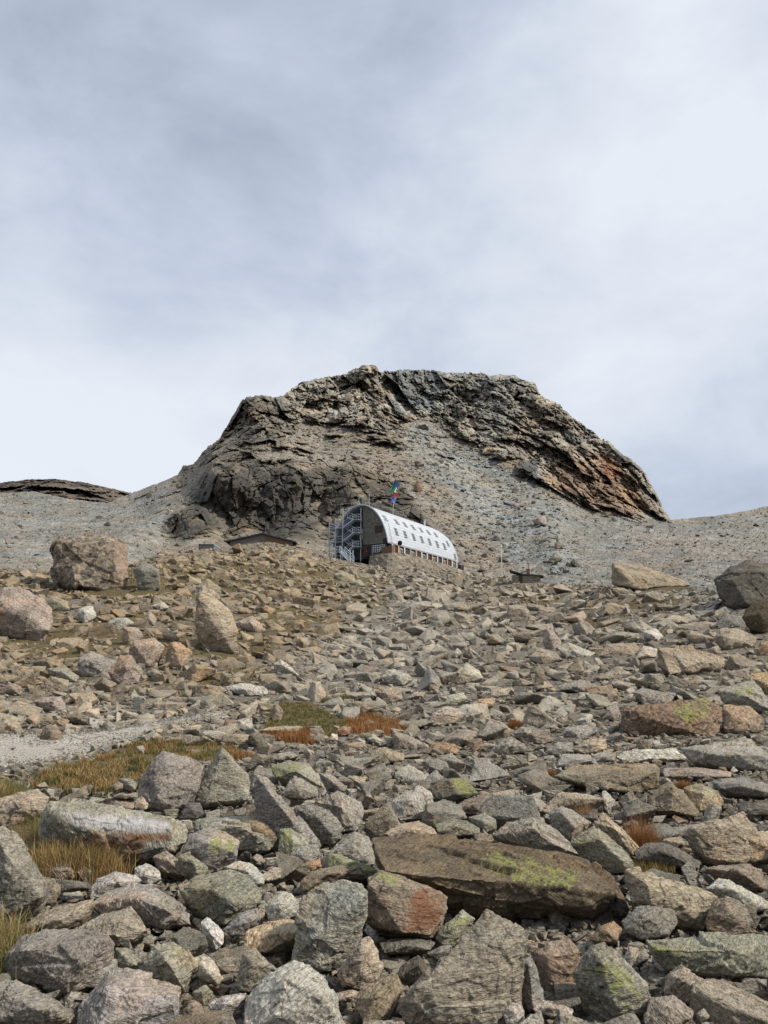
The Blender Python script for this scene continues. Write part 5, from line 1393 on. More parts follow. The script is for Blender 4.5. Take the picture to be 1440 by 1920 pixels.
def build_grass():
    parts = []
    parts.append(grass_field(GRASS['big'], 20000, .16, dict(rust=3, gold=5, straw=1.5, green=2), 1.1, .009, 70, .35))
    parts.append(grass_field(GRASS['left'], 9000, .30, dict(rust=2.5, gold=5, straw=2, green=3), 1.1, .004, 260, .25))
    parts.append(grass_field(GRASS['mid_green'], 9000, .12, dict(green=8, gold=2), .8, .010, 20))
    parts.append(grass_field(GRASS['mid_rust'], 7000, .22, dict(rust=6, gold=2), .7, .010, 40))
    parts.append(grass_field(GRASS['mid_red'], 5000, .22, dict(rust=8, gold=1), .7, .009, 40))
    parts.append(grass_field(GRASS['edge'], 2500, .28, dict(gold=4, green=3, straw=2), .9, .005, 120, .3))
    parts.append(grass_field(GRASS['edge_low'], 2500, .24, dict(gold=4, green=3, straw=2), .9, .003, 160, .3))
    base = 0; V, Fc, C = [], [], []
    for v, f, c in parts:
        V.append(v); Fc.append(f + base); C.append(c); base += len(v)
    tag(link('grass', new_mesh('grass', np.concatenate(V), np.concatenate(Fc), [M_GRASS], False, {'tint': np.concatenate(C)})), kind='stuff')
    # short turf between the rocks of the hillside
    n = 60000
    x = rs.uniform(-200, 1640, n); y = rs.uniform(1035, 1330, n)
    k = (y > crest_y(x) + 2); x, y = x[k], y[k]
    k = rs.rand(len(x)) < turf_amount(x, y) * 1.2; x, y = x[k], y[k]
    P = surf(x, y); P[:, 2] -= .08
    n = len(x)
    hh = rs.uniform(1.5, 3.4, n) * P[:, 1] / F
    hue = fbm(P * .3, 3, 8) > rs.normal(.05, .2, n)
    c = np.where(hue[:, None], gcol(n, dict(green=4, gold=1)), gcol(n, dict(rust=3, gold=3, green=2)))
    v, f, c = blades(P, hh, hh * .35, rs.uniform(.2, .9, n), c * .8, 2)
    tag(link('turf', new_mesh('turf', v, f, [M_GRASS], False, {'tint': c})), kind='stuff')
    # single tufts growing between boulders
    tufts = [(1206, 1585, .42, .17, 'tall rust coloured grass tuft between boulders on the right', dict(rust=8, gold=1)),
             (1102, 1532, .24, .13, 'short rust coloured grass tuft left of the tallest tuft', dict(rust=7, gold=2)),
             (966, 1362, .30, .22, 'rust coloured tuft growing among grey rubble in the middle right', dict(rust=8)),
             (1283, 1472, .16, .14, 'small rust coloured tuft on the ledge behind the pyramid shaped rock', dict(rust=8, gold=2)),
             (1108, 1293, .25, .6, 'low reddish tuft above the pale square block on the right slope', dict(rust=8, gold=2)),
             (1032, 1455, .22, .10, 'thin yellow brown tuft left of the square cut block', dict(gold=5, rust=3)),
             (1222, 1618, .14, .22, 'low mossy yellow tuft under the tall rust coloured grass', dict(gold=4, green=4)),
             (618, 1318, .35, .30, 'yellow green tuft at the edge of the turf below the gully', dict(green=4, gold=4)),
             (640, 1314, .35, .30, 'second yellow green tuft standing right of its twin below the gully', dict(green=4, gold=3)),
             (452, 1418, .22, .3, 'rust brown tuft between the pointed slab and the long grass', dict(rust=5, gold=2))]
    for px, py, h, r, lab, mw in tufts:
        o0 = surf(px, py); n = 900
        a = rs.uniform(0, 6.28, n); q = r * np.sqrt(rs.rand(n))
        P = np.stack([q * np.cos(a), q * np.sin(a), 0 * a - .06], 1)
        v, f, c = blades(P, h * rs.uniform(.45, 1.15, n) * (1 - .35 * q / r), np.full(n, .0028 * max(1, o0[1] / 9)), rs.uniform(.05, .75, n), gcol(n, mw))
        o = link('grass_tuft', new_mesh('grass_tuft', v, f, [M_GRASS], False, {'tint': c}), None, o0)
        tag(o, lab, 'grass tuft', 'grass tufts among the rocks')


build_grass()
# ------------------------------------------------------------------ the hut and the small things round it
class MB:
    def __init__(s): s.bm = bmesh.new()
    def box(s, c, size, M=None):
        x, y, z = [v / 2 for v in size]
        vs = [s.bm.verts.new(Vector((c[0] + a * x, c[1] + b * y, c[2] + d * z))) for a in (-1, 1) for b in (-1, 1) for d in (-1, 1)]
        for f in ((0, 1, 3, 2), (4, 6, 7, 5), (0, 4, 5, 1), (2, 3, 7, 6), (0, 2, 6, 4), (1, 5, 7, 3)):
            s.bm.faces.new([vs[i] for i in f])
        if M is not None: bmesh.ops.transform(s.bm, matrix=M, verts=vs)
        return vs
    def bar(s, a, b, w, d=None):
        """A square bar between two points."""
        a, b = Vector(a), Vector(b); d = d or w
        v = b - a; L = v.length
        q = v.to_track_quat('Z', 'Y').to_matrix().to_4x4()
        s.box((0, 0, L / 2), (w, d, L), Matrix.Translation(a) @ q)
    def tube(s, pts, r, n=8):
        rings = []
        for i, p in enumerate(pts):
            p = Vector(p); t = (Vector(pts[min(i + 1, len(pts) - 1)]) - Vector(pts[max(i - 1, 0)])).normalized()
            q = t.to_track_quat('Z', 'Y')
            rings.append([s.bm.verts.new(p + q @ Vector((r * math.cos(6.2832 * k / n), r * math.sin(6.2832 * k / n), 0))) for k in range(n)])
        for A, B in zip(rings[:-1], rings[1:]):
            for k in range(n): s.bm.faces.new([A[k], A[(k + 1) % n], B[(k + 1) % n], B[k]])
        s.bm.faces.new(rings[0][::-1]); s.bm.faces.new(rings[-1])
    def poly(s, pts, thick, nrm):
        """Extruded polygon."""
        n = Vector(nrm) * thick
        A = [s.bm.verts.new(p) for p in pts]; B = [s.bm.verts.new(Vector(p) + n) for p in pts]
        s.bm.faces.new(A); s.bm.faces.new(B[::-1])
        for i in range(len(pts)):
            j = (i + 1) % len(pts); s.bm.faces.new([A[j], A[i], B[i], B[j]])
    def build(s, name, mat, parent=None, smooth=False):
        bmesh.ops.recalc_face_normals(s.bm, faces=s.bm.faces)
        me = bpy.data.meshes.new(name); s.bm.to_mesh(me); s.bm.free()
        if smooth: me.polygons.foreach_set('use_smooth', np.ones(len(me.polygons), bool))
        me.materials.append(mat)
        return link(name, me, parent)


def empty(name, loc, rz=0):
    o = bpy.data.objects.new(name, None); col.objects.link(o)
    o.location = loc; o.rotation_euler = (0, 0, rz); return o


# materials of built things
def metal_shell():
    m = NT('weathered_aluminium_sheets')
    tc = m.n('ShaderNodeTexCoord').outputs['Object']
    br = m.n('ShaderNodeTexBrick'); m.l(m.mapping(tc, (1, 1, 1), (math.pi / 2, 0, 0)), br.inputs['Vector'])
    # sheets run up the vault; object X is across, Y is along the building
    mp = m.mapping(tc, (1, 1, 1), (0, 0, 0))
    sx = m.n('ShaderNodeSeparateXYZ'); m.l(mp, sx.inputs[0])
    cb = m.n('ShaderNodeCombineXYZ'); m.l(sx.outputs[1], cb.inputs[0]); m.l(sx.outputs[2], cb.inputs[1])
    m.l(cb.outputs[0], br.inputs['Vector'])
    br.inputs['Scale'].default_value = 1.0; br.inputs['Mortar Size'].default_value = .035
    br.inputs['Brick Width'].default_value = 1.9; br.inputs['Row Height'].default_value = .62
    br.inputs['Color1'].default_value = (.52, .55, .58, 1); br.inputs['Color2'].default_value = (.45, .48, .52, 1); br.inputs['Mortar'].default_value = (.26, .29, .33, 1)
    n1 = m.noise(tc, 1.4, 5, .6, .5)
    st = m.noise(m.mapping(tc, (1, 2.2, .35)), 1.0, 4, .7)
    c = m.mix(m.rng(n1, .45, .65, 0, .5), br.outputs['Color'], (.38, .415, .455))
    c = m.mix(m.rng(st, .55, .7, 0, .35), c, (.40, .42, .44))
    m.put(m.b.inputs['Base Color'], c)
    m.b.inputs['Metallic'].default_value = .25; m.b.inputs['Roughness'].default_value = .5
    m.l(m.bump(m.math('ADD', br.outputs['Fac'], m.math('MULTIPLY', n1, -1.2)), .35, .05), m.b.inputs['Normal'])
    return m.m


def shingle(name, c1, c2, mort, w=.55, h=.22, sc=1.0):
    m = NT(name)
    tc = m.n('ShaderNodeTexCoord').outputs['Object']
    sx = m.n('ShaderNodeSeparateXYZ'); m.l(tc, sx.inputs[0])
    cb = m.n('ShaderNodeCombineXYZ')
    m.l(m.math('ADD', sx.outputs[0], sx.outputs[1]), cb.inputs[0]); m.l(sx.outputs[2], cb.inputs[1])
    wv = m.n('ShaderNodeVectorMath', operation='MULTIPLY_ADD'); m.l(m.noise(tc, 1.6, 3, .6, 0, 'Color'), wv.inputs[0])
    wv.inputs[1].default_value = (.14, .14, .14); m.l(cb.outputs[0], wv.inputs[2])
    br = m.n('ShaderNodeTexBrick'); m.l(wv.outputs[0], br.inputs['Vector'])
    br.inputs['Scale'].default_value = sc; br.inputs['Mortar Size'].default_value = .03
    br.inputs['Brick Width'].default_value = w; br.inputs['Row Height'].default_value = h
    br.inputs['Color1'].default_value = (*c1, 1); br.inputs['Color2'].default_value = (*c2, 1); br.inputs['Mortar'].default_value = (*mort, 1)
    n1 = m.noise(tc, 1.1, 6, .7, .3)
    k = m.rng(n1, .3, .7, .7, 1.3)
    m.put(m.b.inputs['Base Color'], m.mix(1.0, br.outputs['Color'], m.mix(0.0, k, k), 'MULTIPLY'))
    m.l(m.bump(m.math('ADD', m.math('MULTIPLY', br.outputs['Fac'], -1), n1), .8, .08), m.b.inputs['Normal'])
    return m.m


M_SHELL = metal_shell()
M_RIM = simple_mat('aluminium_trim', (.52, .55, .58), .45, .4, .1)
M_STEEL = simple_mat('galvanised_steel', (.36, .40, .44), .5, .4, .15)
M_STEELB = simple_mat('light_blue_grey_steel', (.45, .52, .58), .5, .2, .1)
M_SHINGLE = shingle('grey_slate_shingles', (.185, .18, .15), (.135, .132, .112), (.07, .068, .06))
M_DARKWALL = shingle('dark_grey_cladding', (.085, .092, .10), (.065, .07, .078), (.04, .042, .046), .9, .3)
M_STONEWALL = shingle('dry_stone_masonry', (.30, .262, .205), (.20, .175, .138), (.09, .078, .06), .7, .27)
M_BROWN = simple_mat('red_brown_stained_wood', (.055, .032, .024), .7, 0, .3, 6)
M_WOOD = simple_mat('weathered_larch_boards', (.145, .088, .057), .75, 0, .3, 5)
M_LIGHTWOOD = simple_mat('pale_fresh_board', (.48, .30, .18), .7, 0, .15)
M_GREYWOOD = simple_mat('silver_grey_boards', (.17, .15, .13), .85, 0, .35, 6)
M_WHITE = simple_mat('white_painted_wood', (.55, .55, .53), .6, 0, .08)
M_BLACK = simple_mat('dark_interior', (.025, .025, .028), .8, 0, .2)
M_TAR = simple_mat('tarred_roofing_felt', (.035, .035, .04), .8, 0, .3)
gl = NT('window_glass'); gl.b.inputs['Base Color'].default_value = (.035, .042, .05, 1); gl.b.inputs['Roughness'].default_value = .25; gl.b.inputs['Specular IOR Level'].default_value = .2
M_GLASS = gl.m

HD = 140.0
AX = math.radians(29)
RF = at(731, 1041, HD)                      # foot of the gable, right hand corner
U = Vector((math.sin(AX), math.cos(AX), 0)); V_ = Vector((math.cos(AX), -math.sin(AX), 0))
W, H, LEN = 12.2, 9.9, 33.0
C0 = Vector(RF) - V_ * (W / 2)
HUT = empty('mountain_hut', C0, -AX)       # local X across the gable (to the right), Y along the building, Z up
tag(HUT, 'barrel vaulted mountain hut clad in white metal sheets with an outside steel stair', 'mountain hut')


def vault(t, s=1.0, off=0.0):
    """Point on the elliptical section, t from 0 (right foot) to pi (left foot)."""
    return ((W / 2 * s + off) * math.cos(t), (H * (1 - (1 - s) * .8) + off) * math.sin(t))


def build_hut():
    zb = 2.25
    t0 = math.asin(zb / H); n = 64
    ts = [t0 + (math.pi - 2 * t0) * i / n for i in range(n + 1)]
    ys = [-.35] + [LEN * k / 26 for k in range(27)]
    def sc(y):
        q = max(0.0, (y - LEN * .80) / (LEN * .20)); return 1 - .085 * q * q
    bm = bmesh.new(); outer = []; inner = []
    for y in ys:
        outer.append([bm.verts.new((vault(t, sc(y))[0], y, vault(t, sc(y))[1])) for t in ts])
        inner.append([bm.verts.new((vault(t, sc(y), -.16)[0], y, vault(t, sc(y), -.16)[1])) for t in ts])
    for a in range(len(ys) - 1):
        for i in range(n):
            bm.faces.new([outer[a][i], outer[a + 1][i], outer[a + 1][i + 1], outer[a][i + 1]])
            bm.faces.new([inner[a][i], inner[a][i + 1], inner[a + 1][i + 1], inner[a + 1][i]])
        for i, s_ in ((0, 1), (n, -1)):
            f = [outer[a][i], inner[a][i], inner[a + 1][i], outer[a + 1][i]]
            bm.faces.new(f)
    for e in (0, -1):
        for i in range(n): bm.faces.new([outer[e][i], outer[e][i + 1], inner[e][i + 1], inner[e][i]])
    bmesh.ops.recalc_face_normals(bm, faces=bm.faces)
    me = bpy.data.meshes.new('roof'); bm.to_mesh(me); bm.free(); me.materials.append(M_SHELL)
    me.polygons.foreach_set('use_smooth', np.ones(len(me.polygons), bool))
    roof = link('roof', me, HUT)
    # rim of the gable arch
    m = MB()
    for i in range(n):
        a, b = vault(ts[i], 1, .05), vault(ts[i + 1], 1, .05)
        m.bar((a[0], -.42, a[1]), (b[0], -.42, b[1]), .20, .16)
    m.build('roof_rim', M_RIM, roof)
    # near gable: right half flush shingled wall, left half recessed behind the stair
    xs = .35
    def arch_pts(x0, x1, z0, k=28, inset=.17):
        p = []
        for i in range(k + 1):
            x = x0 + (x1 - x0) * i / k
            q = max(0.0, 1 - (x / (W / 2 - inset)) ** 2)
            p.append((x, (H - inset) * math.sqrt(q)))
        return [(x, z) for x, z in p if z > z0]
    top = arch_pts(xs, W / 2 - .19, 2.3)
    pts = [(xs, 2.3)] + top + [((W / 2 - .17) * math.sqrt(1 - (2.3 / (H - .17)) ** 2), 2.3)]
    m = MB(); m.poly([(x, 0, z) for x, z in pts], .3, (0, 1, 0)); gab = m.build('gable_wall', M_SHINGLE, HUT)
    top = arch_pts(-W / 2 + .19, xs, 0)
    pts = [(-W / 2 + .19, 0)] + top + [(xs, 0)]
    m = MB(); m.poly([(x, 2.6, z) for x, z in pts], .25, (0, 1, 0)); m.build('gable_wall', M_DARKWALL, HUT)
    m = MB(); m.box((xs + .1, 1.45, 4.8), (.2, 2.3, 9.3)); m.build('recess_side_wall', M_DARKWALL, HUT)
    m = MB(); m.poly([((W / 2 - .2) * math.cos(t) * .93, LEN - .3, (H - .2) * math.sin(t) * .93) for t in [math.pi * i / 30 for i in range(31)]], .25, (0, 1, 0)); m.build('gable_wall', M_SHINGLE, HUT)
    # ground floor wall under the vault
    m = MB(); m.box((5.55, LEN / 2 + .2, 1.1), (.3, LEN - .8, 2.2)); gf = m.build('ground_floor_wall', M_BROWN, HUT)
    m = MB(); m.box((-5.6, LEN / 2, 1.15), (.3, LEN - .6, 2.3)); m.build('ground_floor_wall', M_SHINGLE, HUT)
    m = MB(); m.box((2.9, .12, 1.15), (5.0, .3, 2.25)); m.build('ground_floor_front', M_BLACK, HUT)
    # door and glazed front of the ground floor
    m = MB(); m.box((.9, -.08, 1.05), (1.1, .08, 2.1)); d = m.build('door', M_BROWN, HUT)
    m = MB(); m.box((1.3, -.16, 1.05), (.06, .08, .18)); m.build('handle', M_STEEL, d)
    m = MB(); m.box((2.45, -.08, 1.05), (.07, .10, 2.1)); m.build('post', M_RIM, HUT)
    def window(x0, x1, z0, z1, y, nx, nz, name='window', fm=None, fw=.08, parent=HUT):
        m = MB(); m.box(((x0 + x1) / 2, y, (z0 + z1) / 2), (x1 - x0 - .02, .04, z1 - z0 - .02)); g = m.build(name, M_GLASS, parent)
        m = MB()
        for i in range(nx + 1):
            x = x0 + (x1 - x0) * i / nx; m.box((x, y - .05, (z0 + z1) / 2), (fw, .07, z1 - z0 + fw))
        for i in range(nz + 1):
            z = z0 + (z1 - z0) * i / nz; m.box(((x0 + x1) / 2, y - .055, z), (x1 - x0 + fw, .06, fw * .9))
        m.build('frame', fm or M_WHITE, g); return g
    window(2.75, 4.05, .75, 2.0, -.06, 3, 3)
    window(4.25, 5.1, 1.0, 2.05, -.06, 2, 3)
    m = MB(); m.box((3.75, -.03, 5.0), (1.55, .06, 1.35)); g = m.build('window', M_GLASS, HUT)
    for sx in (3.37, 4.13):
        m = MB(); m.box((sx, -.09, 5.0), (.72, .06, 1.3))
        for k in range(6): m.box((sx, -.13, 4.5 + k * .2), (.66, .03, .05))
        m.build('shutter', M_BROWN, g)
    m = MB(); m.box((5.15, -.05, 2.75), (.8, .08, 1.0)); m.build('hatch', M_BLACK, HUT)
    # windows in the vault: boxes set square into the curved shell
    def vault_window(y, z, w=.95, h=1.15, dark=False):
        s = sc(y); hh = H * (1 - (1 - s) * .8)
        x = W / 2 * s * math.sqrt(1 - (z / hh) ** 2)
        xt = W / 2 * s * math.sqrt(max(0, 1 - ((z + h / 2) / hh) ** 2)); xb = W / 2 * s * math.sqrt(1 - ((z - h / 2) / hh) ** 2)
        ang = math.atan2(xb - xt, h)
        M = Matrix.Translation((x + .02, y, z)) @ Matrix.Rotation(-ang, 4, 'Y')
        m = MB(); m.box((0, 0, 0), (.14, w, h), M); g = m.build('window', M_GLASS, HUT)
        m = MB()
        for q in (0,): m.box((.08, q, 0), (.05, .06, h), M)
        for q in (h * .08,): m.box((.085, 0, q), (.05, w, .04), M)
        for q in (-w / 2 - .04, w / 2 + .04): m.box((.03, q, 0), (.1, .05, h + .1), M)
        m.build('frame', M_WHITE, g)
        m = MB(); m.box((.12, 0, -h / 2 - .09), (.22, w + .2, .06), M); m.build('sill', M_RIM, g)
        m = MB(); m.box((.11, -w / 2 - .27, 0), (.05, .42, h), M); m.build('shutter', M_RIM, g) if dark else m.bm.free()
    for k in range(7):
        y = 4.0 + 3.62 * k
        vault_window(y, 5.05, 1.0, 1.3)
        vault_window(y - 2.3 if k == 0 else y - 1.25 - .1 * k, 7.35, .95, 1.05, False)
    vault_window(28.4, 6.0, 1.0, 1.1); vault_window(30.6, 3.4, 1.0, 1.1)
    # ground floor: posts, doors, light panels under the vault edge
    r = random.Random(3)
    for k in range(13):
        y = 1.2 + k * 2.45
        m = MB(); m.box((5.92, y, 1.1), (.16, .35, 2.2)); m.build('post', M_WHITE if k % 3 != 1 else M_LIGHTWOOD, HUT)
    for k in range(12):
        y = 2.4 + k * 2.45
        m = MB(); m.box((5.73, y, 1.25), (.06, 1.3, 1.1)); g = m.build('window', M_GLASS, HUT)
        m = MB()
        for q in (-.65, 0, .65): m.box((5.79, y + q, 1.25), (.06, .09, 1.16))
        for q in (-.56, .56): m.box((5.795, y, 1.25 + q), (.06, 1.36, .08))
        m.build('frame', M_WHITE if k % 2 else M_WOOD, g)
    # roof fittings
    for x, y, h in ((-.7, .3, 2.3), (1.25, .8, 3.0)):
        m = MB(); m.tube([(x, y, H - .2), (x, y, H + h * .75)], .05, 6); m.bar((x - .45, y, H + h * .6), (x + .45, y, H + h * .6), .03)
        m.build('antenna', M_STEEL, roof)
    m = MB(); m.tube([(2.2, 22.6, 8.9), (2.2, 22.6, 10.4)], .17, 10); m.box((2.2, 22.6, 10.45), (.5, .5, .12)); m.build('chimney', M_RIM, roof)
    m = MB(); m.tube([(6.3, .9, 1.9), (5.3, .9, 6.2), (4.45, .9, 7.3)], .06, 6); m.build('drain_pipe', M_STEEL, HUT)
    # outside steel stair in front of the recess
    st = empty('stair_tower', (0, 0, 0)); st.parent = HUT
    X0, X1, Y0, Y1 = -4.5, -.2, -1.6, 1.2
    pm = MB()
    bpy.data.objects.remove(st)
    zs = [0.4, 3.0, 5.6, 8.0]
    posts = [(-6.0, -1.7, 6.9), (-3.0, -1.75, 9.3), (-6.2, .9, 6.2), (-4.6, -1.7, 7.6), (.1, -.3, 9.3), (-4.7, 1.6, 6.3)]
    for x, y, z in posts:
        m = MB(); m.box((x, y, z / 2 - .4), (.15, .15, z + .8)); m.build('stair_post', M_STEEL, HUT)
    def rail(pts, h=1.0, mat=M_STEEL):
        m = MB()
        for a, b in zip(pts[:-1], pts[1:]):
            a, b = Vector(a), Vector(b); up = Vector((0, 0, h))
            m.bar(a + up, b + up, .07); m.bar(a + up * .55, b + up * .55, .045)
            for q in (a, b): m.bar(q, q + up, .07)
        m.build('railing', mat, HUT)
    def flight(a, b, w, mat=M_STEEL, steps=11):
        a, b = Vector(a), Vector(b); m = MB()
        d = (b - a); hd = Vector((d.x, d.y, 0)).normalized(); s = Vector((-hd.y, hd.x, 0))
        for q in (-w / 2, w / 2): m.bar(a + s * q, b + s * q, .07, .24)
        ang = math.atan2(hd.y, hd.x)
        for k in range(steps):
            p = a + d * ((k + .5) / steps)
            m.box((0, 0, 0), (.26, w, .05), Matrix.Translation(p) @ Matrix.Rotation(ang, 4, 'Z'))
        m.build('stair_flight', mat, HUT)
        for q in (-w / 2, w / 2): rail([a + s * q, b + s * q], 1.0, mat)
    for i, z in enumerate(zs[:-1]):
        z2 = zs[i + 1]
        if i < 3:
            flight((-3.2, -1.15, z), (-.9, -1.15, z + (z2 - z) * .55), .85)
            flight((-3.2, .2, z2) if i < 2 else (-2.9, .2, z2 - .2), (-.9, .2, z + (z2 - z) * .55), .85)
        m = MB(); m.box((-.3, -.5, z + (z2 - z) * .55), (1.2, 2.3, .09)); m.build('landing', M_STEEL, HUT)
        rail([(-.9, -1.62, z + (z2 - z) * .55), (.28, -1.62, z + (z2 - z) * .55), (.28, -.4, z + (z2 - z) * .55)])
    for z in zs[:3]:
        m = MB(); m.box((-4.6, -.4, z), (2.9, 2.5, .09)); m.build('landing', M_STEEL, HUT)
        rail([(-3.15, -1.66, z), (-6.0, -1.66, z), (-6.0, .8, z)])
    # the light blue grey lowest flight leading down to the ground
    flight((-2.6, -2.5, .9), (.1, -3.6, -1.2), 1.2, M_STEELB, 9)
    m = MB(); m.box((-3.2, -2.1, .9), (1.3, 1.5, .09)); m.build('landing', M_STEELB, HUT)
    rail([(-3.8, -1.4, .9), (-3.8, -2.85, .9), (-2.6, -2.85, .9)], 1.0, M_STEELB)
    for x, y in ((-3.75, -2.8), (-2.6, -3.0), (.1, -3.1), (.1, -4.1)):
        m = MB(); m.box((x, y, -.6), (.12, .12, 3.0)); m.build('stair_post', M_STEELB, HUT)
    for k in range(3):
        m = MB(); m.box((-.35, .9, 1.9 + 2.6 * k), (1.1, .08, 1.9)); m.build('stair_door', M_STEEL if k == 1 else M_BLACK, HUT)
    # wind shelter of boards at the corner
    m = MB()
    for k in range(5): m.box((6.1, -.55, .35 + k * .27), (2.7, .12, .25))
    m.box((6.9, -.45, .9), (.9, .16, 1.5)); wb = m.build('board_windbreak', M_WOOD, HUT)
    m = MB(); m.box((7.15, -.65, .9), (.5, .12, 1.45)); m.build('fresh_board', M_LIGHTWOOD, wb)


build_hut()


def hp(x, y, z): return HUT.location + V_ * x + U * y + Vector((0, 0, z))


def build_terrace():
    t = empty('stone_terrace', hp(3, 0, 0), -AX)
    tag(t, 'rough stone retaining terrace carrying the white hut', 'terrace wall')
    # a battered masonry block with irregular front, filled behind
    k = 60; rows = 9
    path = [(-.3, -1.4), (1.5, -1.9), (4.2, -2.2), (5.2, -1.2), (5.7, 3), (5.9, 10), (5.7, 18), (5.3, 26), (4.5, 33), (3.5, 35)]
    seg = np.array(path, float); d = np.concatenate([[0], np.cumsum(np.hypot(*np.diff(seg, axis=0).T))])
    tt = np.linspace(0, d[-1], k)
    X = np.interp(tt, d, seg[:, 0]); Y = np.interp(tt, d, seg[:, 1])
    V = []
    ztop = np.interp(tt, [0, 4, 8, 20, d[-1]], [-.1, .05, .35, .25, .0])
    for r in range(rows):
        f = r / (rows - 1)
        z = ztop - f * 4.5
        off = f * 1.1
        nx_ = np.gradient(Y); ny_ = -np.gradient(X); L = np.hypot(nx_, ny_) + 1e-6
        x = X + nx_ / L * off; y = Y + ny_ / L * off
        P = np.stack([x, y, z], 1)
        dsp = .22 * facets(P * 1.4, 5) + .1 * facets(P * 3.1, 6)
        P[:, 0] += nx_ / L * dsp; P[:, 1] += ny_ / L * dsp
        V.append(P)
    inn = np.stack([X - np.gradient(Y) / L * .9, Y + np.gradient(X) / L * .9, ztop + .02], 1)
    base = np.stack([0 * X + .5, Y, ztop - .02], 1)
    V = np.concatenate([base[None], inn[None], np.array(V)], 0)
    R = V.shape[0]
    i = np.arange(R - 1)[:, None] * k + np.arange(k - 1)[None]
    Fc = np.stack([i, i + k, i + k + 1, i + 1], -1).reshape(-1, 4)
    o = link('retaining_wall', new_mesh('retaining_wall', V.reshape(-1, 3), Fc, [M_STONEWALL]), t)
    r = random.Random(9)
    for q in range(9):
        j = 10 + q * 5
        m = MB(); m.box((X[j] - .2, Y[j], ztop[j] + .55), (.07, .07, 1.3)); m.build('fence_post', M_GREYWOOD, t)
    return t


build_terrace()


